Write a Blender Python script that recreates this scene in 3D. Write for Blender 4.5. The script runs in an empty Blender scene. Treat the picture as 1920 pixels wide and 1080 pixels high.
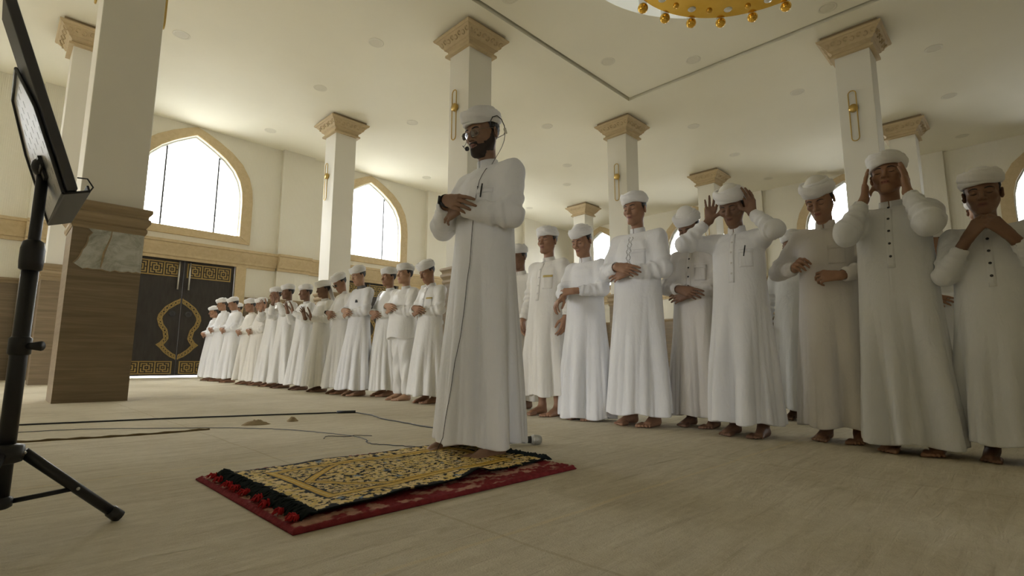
import bpy, math, random
import numpy as np
from mathutils import Vector, Matrix
from mathutils.geometry import tessellate_polygon
from mathutils.bvhtree import BVHTree
random.seed(7)
SC = bpy.context.scene
COL = SC.collection

# ------------------------------------------------------------------ camera
CAM_H = 0.46
F_PX = 975.13
pitch, roll, yaw = math.radians(8.0), math.radians(0.196), math.radians(45 - 0.042)
Fv = Vector((math.cos(yaw)*math.cos(pitch), math.sin(yaw)*math.cos(pitch), math.sin(pitch)))
R0 = Vector((math.sin(yaw), -math.cos(yaw), 0))
U0 = R0.cross(Fv)
Rv = R0*math.cos(roll) + U0*math.sin(roll)
Uv = U0*math.cos(roll) - R0*math.sin(roll)
cd = bpy.data.cameras.new('camera')
cam = bpy.data.objects.new('camera', cd)
COL.objects.link(cam)
cam.matrix_world = Matrix(((Rv.x, Uv.x, -Fv.x, 0), (Rv.y, Uv.y, -Fv.y, 0), (Rv.z, Uv.z, -Fv.z, CAM_H), (0, 0, 0, 1)))
cd.sensor_width = 36.0
cd.lens = F_PX/1920*36.0
cd.clip_start = 0.02
cd.clip_end = 300
SC.camera = cam

# ------------------------------------------------------------------ sky, daylight, exposure
SC.view_settings.view_transform = 'Standard'
SC.view_settings.look = 'None'
SC.view_settings.exposure = 1.45
SC.view_settings.gamma = 1.0
SC.view_settings.use_curve_mapping = False
SC.cycles.use_denoising = True
SC.cycles.max_bounces = 10
SC.cycles.diffuse_bounces = 6
SC.cycles.glossy_bounces = 3
SC.cycles.transparent_max_bounces = 12
SC.cycles.sample_clamp_indirect = 6.0
SC.cycles.caustics_reflective = False
SC.cycles.caustics_refractive = False
wd = bpy.data.worlds.new('overcast_sky')
SC.world = wd
wd.use_nodes = True
wn = wd.node_tree.nodes['Background']
_g = wd.node_tree.nodes.new('ShaderNodeNewGeometry')
_s = wd.node_tree.nodes.new('ShaderNodeSeparateXYZ')
_r = wd.node_tree.nodes.new('ShaderNodeMapRange')
_c = wd.node_tree.nodes.new('ShaderNodeValToRGB')
wd.node_tree.links.new(_g.outputs['Position'], _s.inputs[0])
wd.node_tree.links.new(_s.outputs[2], _r.inputs[0])
_r.inputs[1].default_value, _r.inputs[2].default_value = -1.0, 1.0
wd.node_tree.links.new(_r.outputs[0], _c.inputs[0])
_e = _c.color_ramp.elements
_e[0].position, _e[0].color = 0.0, (0.07, 0.07, 0.065, 1)
_e[1].position, _e[1].color = 1.0, (1.0, 1.0, 1.0, 1)
for _p, _v in ((0.485, 0.10), (0.515, 0.36)):
    _k = _e.new(_p); _k.color = (_v, _v, _v*1.01, 1)
wd.node_tree.links.new(_c.outputs[0], wn.inputs[0])
wn.inputs[1].default_value = 16.0

LEFT_WIN = [-7.5, -1.95, 3.61, 9.12, 14.66]      # centres along X in the wall Y = 16.3
RIGHT_WIN = [-1.3, 4.2, 9.7, 14.55]        # centres along Y in the wall X = 20.7
CORNER_OPEN = (-8.9, -6.7, 3.6)                   # unseen outer opening added to light the imam, same wall
CORNER_IN = (-2.8, -1.35, 3.1)                     # gap that narrows that beam, in the added wall X = -1.65
FRONT_OPEN = (7.5, 10.6, 3.4)                     # opening added for side light in the unseen wall X = -8: from Y, to Y, height
YW, XW, HC = 16.3, 20.7, 7.05
XB, YB = -8.0, -9.0
for k, (along, c) in enumerate([('x', c) for c in LEFT_WIN if c > -4] + [('y', c) for c in RIGHT_WIN] + [('f', FRONT_OPEN), ('f', CORNER_OPEN)]):
    ld = bpy.data.lights.new('window_daylight', 'AREA')
    ld.shape = 'RECTANGLE'
    ld.size, ld.size_y = 2.7, 2.8
    ld.cycles.is_portal = True
    lo = bpy.data.objects.new('window_daylight', ld)
    COL.objects.link(lo)
    if along == 'x':
        lo.location = (c, YW + 0.27, 5.42)
        lo.rotation_euler = (math.radians(-90), 0, 0)
    elif along == 'f':  # portals at the added openings out of view
        ld.size, ld.size_y = c[1]-c[0]+0.1, c[2]
        lo.location = (XB - 0.27, (c[0]+c[1])/2, c[2]/2)
        lo.rotation_euler = (math.radians(-90), 0, math.radians(90))
    else:
        lo.location = (XW + 0.27, c, 5.42)
        lo.rotation_euler = (math.radians(-90), 0, math.radians(-90))

# ------------------------------------------------------------------ material helpers
def new_mat(name, col=(0.8, 0.8, 0.8), rough=0.6, metal=0.0, spec=0.5):
    m = bpy.data.materials.new(name)
    m.use_nodes = True
    b = m.node_tree.nodes['Principled BSDF']
    b.inputs['Base Color'].default_value = (*col, 1)
    b.inputs['Roughness'].default_value = rough
    b.inputs['Metallic'].default_value = metal
    b.inputs['Specular IOR Level'].default_value = spec
    return m

class NT:
    def __init__(s, m):
        s.t = m.node_tree
        s.b = s.t.nodes['Principled BSDF']
    def n(s, typ, **kw):
        nd = s.t.nodes.new(typ)
        for k, v in kw.items():
            if k.startswith('i_'):
                key = k[2:]
                key = int(key) if key.isdigit() else key.replace('_', ' ')
                nd.inputs[key].default_value = v
            else:
                setattr(nd, k, v)
        return nd
    def l(s, a, b):
        s.t.links.new(a, b)
    def coord(s, scale=(1, 1, 1), rot=(0, 0, 0), kind='Object'):
        tc = s.n('ShaderNodeTexCoord')
        mp = s.n('ShaderNodeMapping')
        mp.inputs['Scale'].default_value = scale
        mp.inputs['Rotation'].default_value = rot
        s.l(tc.outputs[kind], mp.inputs[0])
        return mp.outputs[0]
    def noise(s, vec, scale, detail=4, rough=0.55, dist=0.0):
        nd = s.n('ShaderNodeTexNoise')
        nd.inputs['Scale'].default_value = scale
        nd.inputs['Detail'].default_value = detail
        nd.inputs['Roughness'].default_value = rough
        nd.inputs['Distortion'].default_value = dist
        s.l(vec, nd.inputs['Vector'])
        return nd.outputs[0]
    def ramp(s, fac, stops):
        nd = s.n('ShaderNodeValToRGB')
        cr = nd.color_ramp
        while len(cr.elements) > len(stops):
            cr.elements.remove(cr.elements[-1])
        while len(cr.elements) < len(stops):
            cr.elements.new(0.5)
        for e, (p, c) in zip(cr.elements, stops):
            e.position = p
            e.color = (*c, 1) if len(c) == 3 else c
        s.l(fac, nd.inputs[0])
        return nd.outputs[0]
    def math(s, op, a, b=None):
        nd = s.n('ShaderNodeMath', operation=op)
        for i, v in enumerate((a, b)):
            if v is None:
                continue
            if isinstance(v, (int, float)):
                nd.inputs[i].default_value = v
            else:
                s.l(v, nd.inputs[i])
        return nd.outputs[0]
    def mix(s, fac, a, b):
        nd = s.n('ShaderNodeMix', data_type='RGBA')
        for i, v in ((0, fac), (6, a), (7, b)):
            if isinstance(v, (int, float)):
                nd.inputs[i].default_value = v
            elif isinstance(v, tuple):
                nd.inputs[i].default_value = (*v, 1)
            else:
                s.l(v, nd.inputs[i])
        return nd.outputs[2]
    def color(s, o):
        s.l(o, s.b.inputs['Base Color'])
    def bump(s, h, strength=0.3, dist=0.01):
        nd = s.n('ShaderNodeBump')
        nd.inputs['Strength'].default_value = strength
        nd.inputs['Distance'].default_value = dist
        s.l(h, nd.inputs['Height'])
        s.l(nd.outputs[0], s.b.inputs['Normal'])

M = {}
# plain painted plaster
def painted(name, c0, c1, sc=1.3, rough=0.8):
    m = new_mat(name, c0, rough, spec=0.25)
    t = NT(m)
    v = t.coord()
    t.color(t.ramp(t.noise(v, sc), [(0.3, c0), (0.7, c1)]))
    t.bump(t.noise(v, 60, 3), 0.05, 0.002)
    return m
M['ceiling'] = painted('ceiling_paint', (0.85, 0.82, 0.69), (0.88, 0.85, 0.72), 0.6)
M['column'] = painted('column_paint', (0.78, 0.76, 0.69), (0.81, 0.79, 0.72), 0.9)
# ribbed wall panels
def ribbed(name, c0, c1):
    m = new_mat(name, c0, 0.75, spec=0.25)
    t = NT(m)
    v = t.coord()
    t.color(t.ramp(t.noise(v, 0.7), [(0.3, c0), (0.7, c1)]))
    sp = t.n('ShaderNodeSeparateXYZ')
    t.l(v, sp.inputs[0])
    s = t.math('ADD', sp.outputs[0], sp.outputs[1])
    w = t.math('SINE', t.math('MULTIPLY', s, 2*math.pi/0.075))
    w = t.math('POWER', t.math('ABSOLUTE', w), 0.35)
    t.bump(w, 0.35, 0.012)
    return m
M['wall'] = ribbed('ribbed_cream_wall', (0.77, 0.74, 0.645), (0.80, 0.775, 0.68))
M['wall_plain'] = painted('wall_paint', (0.62, 0.58, 0.47), (0.66, 0.62, 0.5), 0.8)

def gold_plaster(name, c0, c1, sc=9):
    m = new_mat(name, c0, 0.62, spec=0.3)
    t = NT(m)
    v = t.coord()
    t.color(t.ramp(t.noise(v, sc, 6, 0.65, 0.6), [(0.3, c0), (0.72, c1)]))
    t.bump(t.noise(v, sc*6, 4), 0.12, 0.004)
    return m
M['trim'] = gold_plaster('tan_marbled_trim', (0.54, 0.42, 0.245), (0.64, 0.52, 0.33))
M['capital'] = gold_plaster('capital_gilt_plaster', (0.50, 0.39, 0.235), (0.575, 0.46, 0.29), 5)

def stone(name, c0, c1, c2):
    m = new_mat(name, c0, 0.42, spec=0.45)
    t = NT(m)
    v = t.coord((0.55, 0.55, 9.0))
    n1 = t.noise(v, 1.4, 7, 0.62, 0.9)
    v2 = t.coord((1.2, 1.2, 40))
    n2 = t.noise(v2, 1.1, 4, 0.6, 0.5)
    mixn = t.math('ADD', t.math('MULTIPLY', n1, 0.7), t.math('MULTIPLY', n2, 0.3))
    t.color(t.ramp(mixn, [(0.3, c0), (0.5, c1), (0.68, c2)]))
    return m
M['stone'] = stone('brown_vein_stone', (0.145, 0.105, 0.062), (0.205, 0.155, 0.097), (0.275, 0.215, 0.142))
M['stone_trim'] = stone('brown_stone_moulding', (0.24, 0.175, 0.10), (0.31, 0.235, 0.14), (0.39, 0.30, 0.19))

m = new_mat('bare_screed', (0.42, 0.42, 0.38), 0.85, spec=0.2)
t = NT(m); v = t.coord()
t.color(t.ramp(t.noise(v, 5.5, 6, 0.7, 1.2), [(0.32, (0.27, 0.27, 0.22)), (0.47, (0.42, 0.425, 0.385)), (0.62, (0.55, 0.56, 0.53))]))
t.bump(t.noise(v, 18, 5, 0.6, 1), 0.5, 0.01)
M['screed'] = m

m = new_mat('beige_carpet', (0.5, 0.45, 0.33), 0.95, spec=0.08)
t = NT(m)
v = t.coord()
vb = t.coord((1.0, 7.0, 1), (0, 0, math.radians(8)))
big = t.noise(v, 0.9, 5, 0.6, 0.4)
streak = t.noise(vb, 3.2, 5, 0.65, 0.8)
fine = t.noise(v, 210, 2)
mott = t.noise(v, 24, 4, 0.7)
mx = t.math('ADD', t.math('MULTIPLY', big, 0.40), t.math('ADD', t.math('MULTIPLY', streak, 0.32), t.math('ADD', t.math('MULTIPLY', mott, 0.18), t.math('MULTIPLY', fine, 0.10))))
base = t.ramp(mx, [(0.36, (0.44, 0.385, 0.275)), (0.5, (0.575, 0.52, 0.40)), (0.64, (0.69, 0.64, 0.515))])
# worn brush marks running across the pile
vs = t.coord((0.9, 16.0, 1), (0, 0, math.radians(10)))
mk = t.ramp(t.noise(vs, 1.5, 6, 0.7, 0.3), [(0.57, (0, 0, 0)), (0.70, (1, 1, 1))])
base = t.mix(t.math('MULTIPLY', mk, 0.42), base, (0.27, 0.215, 0.13))
# seams where the carpet lengths meet
sp = t.n('ShaderNodeSeparateXYZ'); t.l(v, sp.inputs[0])
wob = t.math('MULTIPLY', t.math('SUBTRACT', t.noise(v, 1.7, 4), 0.5), 0.06)
def seam(axis, pos, w, fac, col):
    global base
    d = t.math('ABSOLUTE', t.math('SUBTRACT', t.math('ADD', sp.outputs[axis], wob), pos))
    k = t.math('LESS_THAN', d, w)
    base = t.mix(t.math('MULTIPLY', k, fac), base, col)
for pos in (2.62, 1.05, -0.62):
    seam(1, pos, 0.008, 0.45, (0.66, 0.56, 0.36))
for pos in (1.02, 2.55, 4.3):
    seam(0, pos, 0.006, 0.35, (0.36, 0.29, 0.17))
t.color(base)
t.bump(t.math('ADD', t.math('MULTIPLY', fine, 0.6), t.math('ADD', mott, t.math('MULTIPLY', streak, 2.5))), 0.42, 0.010)
M['carpet'] = m

m = new_mat('door_black_brown', (0.022, 0.019, 0.017), 0.5, spec=0.35)
t = NT(m); v = t.coord((2, 2, 0.4))
t.color(t.ramp(t.noise(v, 7, 5), [(0.3, (0.034, 0.029, 0.026)), (0.7, (0.052, 0.046, 0.041))]))
M['door'] = m

m = new_mat('door_gold_inlay', (0.40, 0.285, 0.10), 0.5, 0.2)
M['gold_inlay'] = m
m = new_mat('polished_gold', (0.80, 0.52, 0.10), 0.16, 1.0)
t = NT(m); v = t.coord()
t.color(t.ramp(t.noise(v, 3, 3), [(0.3, (0.76, 0.47, 0.07)), (0.7, (0.86, 0.58, 0.14))]))
M['gold'] = m
M['sconce'] = new_mat('sconce_brass', (0.55, 0.38, 0.12), 0.3, 0.85)
M['white_acrylic'] = new_mat('white_acrylic', (0.86, 0.87, 0.84), 0.35)
M['lamp_frost'] = new_mat('downlight_frosted', (0.72, 0.69, 0.57), 0.6)
M['lamp_ring'] = new_mat('downlight_ring', (0.76, 0.73, 0.61), 0.5)
M['steel'] = new_mat('brushed_steel', (0.62, 0.62, 0.6), 0.3, 0.9)
M['dark_frame'] = new_mat('dark_window_bar', (0.05, 0.05, 0.055), 0.5)
M['lead'] = new_mat('window_leading', (0.50, 0.52, 0.49), 0.5)

def glass_mat(name, tint, diff):
    m = bpy.data.materials.new(name)
    m.use_nodes = True
    nt = m.node_tree
    nt.nodes.clear()
    out = nt.nodes.new('ShaderNodeOutputMaterial')
    tr = nt.nodes.new('ShaderNodeBsdfTransparent'); tr.inputs[0].default_value = (*tint, 1)
    gl = nt.nodes.new('ShaderNodeBsdfGlossy'); gl.inputs['Roughness'].default_value = 0.05
    tl = nt.nodes.new('ShaderNodeBsdfTranslucent'); tl.inputs[0].default_value = (0.9, 0.92, 0.9, 1)
    fr = nt.nodes.new('ShaderNodeFresnel'); fr.inputs[0].default_value = 1.45
    noi = nt.nodes.new('ShaderNodeTexNoise'); noi.inputs['Scale'].default_value = 2.2
    mul = nt.nodes.new('ShaderNodeMath'); mul.operation = 'MULTIPLY'; mul.inputs[1].default_value = diff*2
    nt.links.new(noi.outputs[0], mul.inputs[0])
    mx = nt.nodes.new('ShaderNodeMixShader'); nt.links.new(mul.outputs[0], mx.inputs[0])
    nt.links.new(tr.outputs[0], mx.inputs[1]); nt.links.new(tl.outputs[0], mx.inputs[2])
    mx2 = nt.nodes.new('ShaderNodeMixShader'); nt.links.new(fr.outputs[0], mx2.inputs[0])
    nt.links.new(mx.outputs[0], mx2.inputs[1]); nt.links.new(gl.outputs[0], mx2.inputs[2])
    nt.links.new(mx2.outputs[0], out.inputs[0])
    return m
M['glass'] = glass_mat('window_glass', (0.97, 0.98, 0.98), 0.12)

# ------------------------------------------------------------------ mesh helpers
def link(name, me, mat=None, parent=None, smooth=False):
    o = bpy.data.objects.new(name, me)
    COL.objects.link(o)
    if mat is not None:
        me.materials.append(mat)
    if parent is not None:
        o.parent = parent
    if smooth:
        me.polygons.foreach_set('use_smooth', [True]*len(me.polygons))
    return o

class MB:
    def __init__(s):
        s.v = []; s.f = []
    def add(s, vs, fs):
        o = len(s.v)
        s.v += [tuple(p) for p in vs]
        s.f += [tuple(i + o for i in f) for f in fs]
        return s
    def box(s, lo, hi):
        x0, y0, z0 = lo; x1, y1, z1 = hi
        return s.add([(x0, y0, z0), (x1, y0, z0), (x1, y1, z0), (x0, y1, z0), (x0, y0, z1), (x1, y0, z1), (x1, y1, z1), (x0, y1, z1)],
                     [(0, 3, 2, 1), (4, 5, 6, 7), (0, 1, 5, 4), (1, 2, 6, 5), (2, 3, 7, 6), (3, 0, 4, 7)])
    def obox(s, c, ax, ay, az):
        c = Vector(c); ax, ay, az = Vector(ax), Vector(ay), Vector(az)
        vs = [c + ax*i + ay*j + az*k for k in (-1, 1) for (i, j) in ((-1, -1), (1, -1), (1, 1), (-1, 1))]
        return s.add(vs, [(0, 3, 2, 1), (4, 5, 6, 7), (0, 1, 5, 4), (1, 2, 6, 5), (2, 3, 7, 6), (3, 0, 4, 7)])
    def tube(s, pts, rad, n=10, cap=True, sy=1.0):
        pts = [Vector(p) for p in pts]
        if not hasattr(rad, '__len__'):
            rad = [rad]*len(pts)
        rings = []
        up = None
        for i, p in enumerate(pts):
            d = (pts[min(i+1, len(pts)-1)] - pts[max(i-1, 0)])
            if d.length < 1e-9:
                d = Vector((0, 0, 1))
            d.normalize()
            if up is None:
                a = Vector((0, 0, 1)) if abs(d.z) < 0.9 else Vector((1, 0, 0))
                up = (a - d*a.dot(d)).normalized()
            else:
                up = (up - d*up.dot(d))
                up = up.normalized() if up.length > 1e-6 else Vector((1, 0, 0))
            sd = d.cross(up)
            rings.append([p + (up*math.cos(2*math.pi*k/n)*sy + sd*math.sin(2*math.pi*k/n))*rad[i] for k in range(n)])
        vs = [q for r in rings for q in r]
        fs = []
        for i in range(len(pts)-1):
            for k in range(n):
                k2 = (k+1) % n
                fs.append((i*n+k, i*n+k2, (i+1)*n+k2, (i+1)*n+k))
        if cap:
            fs.append(tuple(reversed(range(n))))
            fs.append(tuple((len(pts)-1)*n + k for k in range(n)))
        return s.add(vs, fs)
    def lathe(s, prof, n=24, c=(0, 0, 0), close=False):
        vs = []; fs = []
        L = len(prof)
        for k in range(n):
            a = 2*math.pi*k/n
            for (r, z) in prof:
                vs.append((c[0]+r*math.cos(a), c[1]+r*math.sin(a), c[2]+z))
        for k in range(n):
            k2 = (k+1) % n
            for i in range(L-1 if not close else L):
                j = (i+1) % L
                fs.append((k*L+i, k2*L+i, k2*L+j, k*L+j))
        return s.add(vs, fs)
    def sphere(s, c, r, nu=16, nv=10):
        prof = [(max(1e-5, r*math.sin(math.pi*i/nv)), -r*math.cos(math.pi*i/nv)) for i in range(nv+1)]
        return s.lathe(prof, nu, c)
    def build(s, name, mat=None, parent=None, smooth=False):
        me = bpy.data.meshes.new(name)
        me.from_pydata(s.v, [], s.f)
        me.update()
        return link(name, me, mat, parent, smooth)

def tag(o, label=None, cat=None, group=None, kind=None):
    if label: o['label'] = label
    if cat: o['category'] = cat
    if group: o['group'] = group
    if kind: o['kind'] = kind
    return o

def empty(name, loc=(0, 0, 0), rz=0.0):
    o = bpy.data.objects.new(name, None)
    o.empty_display_size = 0.2
    COL.objects.link(o)
    o.location = loc
    o.rotation_euler = (0, 0, rz)
    return o

def struct(o):
    o['kind'] = 'structure'
    return o

def copy_tree(o, parent=None):
    c = o.copy()
    COL.objects.link(c)
    if parent is not None:
        c.parent = parent
    for ch in list(o.children):
        copy_tree(ch, c)
    return c

def bevel(o, w=0.01, seg=2):
    md = o.modifiers.new('bevel', 'BEVEL')
    md.width = w; md.segments = seg; md.limit_method = 'ANGLE'
    return o

# ------------------------------------------------------------------ floor, ceiling
b = MB(); b.box((XB, YB, -0.2), (XW, YW, 0.0))
struct(b.build('floor', M['carpet']))

# ceiling with the lifted bay over the chandelier
RX0, RX1, RY0, RY1 = 1.66, 10.94, -2.7, 6.73
b = MB()
z0, z1 = HC, HC + 0.16
outer = [(XB, YB), (XW, YB), (XW, YW), (XB, YW)]
inner = [(RX0, RY0), (RX1, RY0), (RX1, RY1), (RX0, RY1)]
vs = [(x, y, z0) for x, y in outer + inner]
fs = [(0, 4, 5, 1), (1, 5, 6, 2), (2, 6, 7, 3), (3, 7, 4, 0)]
b.add(vs, fs)
# open slot round the lifted panel
zp, sl_, hc_ = z0+0.035, 0.075, 0.42
vs = [(x, y, z0) for x, y in inner] + [(x, y, z0+hc_) for x, y in inner]
b.add(vs, [(i, i+4, (i+1) % 4+4, (i+1) % 4) for i in range(4)])
b.box((RX0+sl_, RY0+sl_, zp), (RX1-sl_, RY1-sl_, zp+0.05))
b.box((XB-.3, YB-.3, z0+hc_), (XW+.3, YW+.3, z0+hc_+0.2))
struct(b.build('ceiling', M['ceiling']))

# ------------------------------------------------------------------ walls with pointed-arch openings
ARCH_IN = [(1.30, 4.07), (1.30, 5.10), (1.275, 5.42), (1.20, 5.72), (1.04, 6.02), (0.80, 6.28), (0.50, 6.50), (0.22, 6.67), (0.0, 6.79)]
ARCH_OUT = [(1.60, 3.85), (1.60, 5.14), (1.565, 5.52), (1.46, 5.89), (1.25, 6.25), (0.94, 6.54), (0.58, 6.77), (0.26, 6.93), (0.0, 7.03)]
def arch(pts, c):
    return [(c + x, z) for x, z in pts] + [(c - x, z) for x, z in reversed(pts[:-1])]

def wall_with_holes(name, mp, u0, u1, holes, mat, thick=0.26):
    """mp(u, z, d): wall coordinates to the room, d = depth outward"""
    outer = [(u0, -0.1), (u1, -0.1), (u1, HC+0.02), (u0, HC+0.02)]
    b = MB()
    loops = [outer] + holes
    flat = [p for l in loops for p in l]
    tris = tessellate_polygon([[Vector((x, z, 0)) for x, z in l] for l in loops])
    for d in (0.0, thick):
        b.add([mp(u, z, d) for u, z in flat], [tuple(t_) for t_ in tris])
    for l in loops:
        n = len(l)
        b.add([mp(u, z, 0) for u, z in l] + [mp(u, z, thick) for u, z in l], [(i, (i+1) % n, (i+1) % n+n, i+n) for i in range(n)])
    return struct(b.build(name, mat))

DOOR_H, DOOR_W = 3.20, 1.28
def left_mp(u, z, d): return (u, YW + d, z)
def right_mp(u, z, d): return (XW + d, u, z)
def door_hole(c): return [(c-DOOR_W, 0.0), (c+DOOR_W, 0.0), (c+DOOR_W, DOOR_H), (c-DOOR_W, DOOR_H)]
DOORS = [3.61, 9.12]
wall_with_holes('wall_left', left_mp, XB, XW, [arch(ARCH_IN, c) for c in LEFT_WIN if c > -4] + [door_hole(c) for c in DOORS], M['wall'])
wall_with_holes('wall_right', right_mp, YB, YW, [arch(ARCH_IN, c) for c in RIGHT_WIN], M['wall'])
def front_mp(u, z, d): return (XB - d, u, z)
wall_with_holes('wall_front', front_mp, YB, YW, [[(q[0], 0.0), (q[1], 0.0), (q[1], q[2]), (q[0], q[2])] for q in (FRONT_OPEN, CORNER_OPEN)], M['wall_plain'])  # both openings are added to let light in
b = MB(); b.box((XB-0.26, YB-0.26, -0.1), (XW+0.26, YB, HC)); struct(b.build('wall_back', M['wall_plain']))

def strip_solid(b, mp, A, B, d0, d1):
    """solid band between two matching open outlines A (inner) and B (outer), from depth d0 to d1"""
    n = len(A)
    vs = [mp(*p, d0) for p in A] + [mp(*p, d0) for p in B] + [mp(*p, d1) for p in A] + [mp(*p, d1) for p in B]
    fs = []
    for i in range(n-1):
        fs += [(i, i+1, n+i+1, n+i), (2*n+i, 3*n+i, 3*n+i+1, 2*n+i+1), (n+i, n+i+1, 3*n+i+1, 3*n+i), (i, 2*n+i, 2*n+i+1, i+1)]
    fs += [(0, n, 3*n, 2*n), (n-1, 3*n-1, 4*n-1, 2*n-1)]
    b.add(vs, fs)

wi = 0
def make_window(mp, c, decor):
    global wi
    wi += 1
    a_in, a_out = arch(ARCH_IN, c), arch(ARCH_OUT, c)
    loop_in = a_in + [a_in[0]]; loop_out = a_out + [a_out[0]]
    # pane
    g = MB()
    tr_ = tessellate_polygon([[Vector((x, z, 0)) for x, z in a_in]])
    for d in (0.17, 0.178):
        g.add([mp(u, z, d) for u, z in a_in], [tuple(q) for q in tr_])
    pane = struct(g.build('window_%d' % wi, M['glass']))
    fb = MB(); strip_solid(fb, mp, loop_in, loop_out, 0.015, -0.055)
    A2 = [(c + (u-c)*0.93, 4.07 + (z-4.07)*0.97 + 0.03) for u, z in a_in]
    fr = bevel(fb.build('window_frame', M['trim'], pane), 0.012)
    rb = MB()
    ins = [(c + (u-c)*0.972, max(4.10, 4.07 + (z-4.07)*0.985)) for u, z in a_in]
    strip_solid(rb, mp, ins + [ins[0]], loop_in, 0.10, 0.20)
    rb.build('window_sash', M['white_acrylic'], pane)
    for sx in (-0.655, 0.655):
        mb = MB()
        p0 = mp(c+sx-0.02, 4.09, 0.13); p1 = mp(c+sx+0.02, 6.37, 0.20)
        mb.box([min(p0[i], p1[i]) for i in range(3)], [max(p0[i], p1[i]) for i in range(3)])
        mb.build('mullion', M['dark_frame'], pane)
    if decor:
        lb = MB()
        def lead(pts):
            lb.tube([mp(c+u, z, 0.155) for u, z in pts], 0.010, 5)
        for s in (-1, 1):
            lead([(s*x, z) for x, z in ((0, 4.42), (0.1, 4.47), (0.25, 4.56), (0.40, 4.60), (0.55, 4.61), (0.65, 4.62))])
            lead([(s*x, z) for x, z in ((0.62, 4.62), (0.48, 4.74), (0.40, 4.90), (0.38, 5.10))])
            lead([(s*x, z) for x, z in ((0.66, 4.62), (0.85, 4.42), (1.05, 4.33), (1.25, 4.30))])
            lead([(s*x, z) for x, z in ((1.1, 4.33), (1.1, 4.75))])
            lb.sphere(mp(c+s*1.1, 4.76, 0.155), 0.018, 8, 6)
        lead([(0, 4.42), (0, 4.10)])
        lb.build('leading', M['lead'], pane)
    return pane
for c in LEFT_WIN:
    if c > -4: make_window(left_mp, c, abs(c-3.61) < 0.1)
for c in RIGHT_WIN:
    make_window(right_mp, c, False)

b = MB(); b.box((-1.90, YB, -0.1), (-1.65, CORNER_IN[0], HC)); b.box((-1.90, CORNER_IN[1], -0.1), (-1.65, 4.6, HC)); b.box((-1.90, CORNER_IN[0], CORNER_IN[2]), (-1.65, CORNER_IN[1], HC))
struct(b.build('wall_niche', M['wall_plain']))  # unseen wall added to block light, gap left for the beam
b = MB(); b.box((-1.90, 12.4, -0.1), (-1.65, YW, HC)); struct(b.build('wall_side', M['wall_plain']))  # unseen wall added to keep side light off the left wall

# cornice and dado on the window walls, run around the pilasters
PIL_L = [(-5.0, -4.4), (0.35, 1.35), (6.0, 7.0), (11.55, 12.4), (17.0, 18.0)]
PIL_R = [(-4.2, -3.4), (1.45, 2.35), (6.9, 7.8), (12.4, 13.2)]
ti = 0
def trim_name():
    global ti
    ti += 1
    return 'trim_%d' % ti
PROF_CORN = [(0, 3.16), (0.05, 3.16), (0.06, 3.23), (0.10, 3.25), (0.11, 3.31), (0.15, 3.40), (0.19, 3.50), (0.20, 3.58), (0.24, 3.59), (0.24, 3.66), (0, 3.68)]
def run_profile(b, mp, path, prof):
    """path: list of (u, off): wall position and how far the wall face stands out there"""
    n = len(prof)
    vs = [mp(u, z, -(off + d)) for u, off in path for d, z in prof]
    fs = []
    for i in range(len(path)-1):
        for k in range(n-1):
            fs.append((i*n+k, i*n+k+1, (i+1)*n+k+1, (i+1)*n+k))
    fs.append(tuple(range(n)))
    fs.append(tuple((len(path)-1)*n+k for k in reversed(range(n))))
    b.add(vs, fs)
def wall_path(u0, u1, pils, out):
    p = [(u0, 0.0)]
    for a, c in pils:
        if c < u0 or a > u1:
            continue
        p += [(max(a, u0), 0.0), (max(a, u0), out), (min(c, u1), out), (min(c, u1), 0.0)]
    p.append((u1, 0.0))
    return p
for mp, u0, u1, pils in ((left_mp, XB, XW, PIL_L), (right_mp, YB, YW, PIL_R)):
    b = MB()
    run_profile(b, mp, wall_path(u0, u1, pils, 0.14), PROF_CORN)
    struct(b.build(trim_name(), M['trim']))
    for a, c in pils:
        b = MB()
        p0, p1 = mp(max(a, u0), 0.0, 0.0), mp(c, HC, -0.14)
        b.box([min(p0[i], p1[i]) for i in range(3)], [max(p0[i], p1[i]) for i in range(3)])
        struct(b.build(trim_name(), M['wall']))
# stone dado between the doors
segs = []
last = XB
for c in DOORS:
    segs.append((last, c-DOOR_W-0.30)); last = c+DOOR_W+0.30
segs.append((last, XW))
for mp, sg, pils in ((left_mp, segs, PIL_L), (right_mp, [(YB, YW)], PIL_R)):
    for (a, c) in sg:
        path = wall_path(a, c, [q for q in pils if q[0] >= a-0.2 and q[1] <= c+0.2], 0.14)
        b = MB()
        run_profile(b, mp, path, [(0.0, 0.0), (0.035, 0.0), (0.035, 2.20), (0.0, 2.20)])
        struct(b.build(trim_name(), M['stone']))
        b = MB()
        run_profile(b, mp, path, [(0.0, 2.17), (0.05, 2.17), (0.06, 2.21), (0.085, 2.25), (0.085, 2.29), (0.0, 2.30)])
        struct(b.build(trim_name(), M['stone_trim']))

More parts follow.
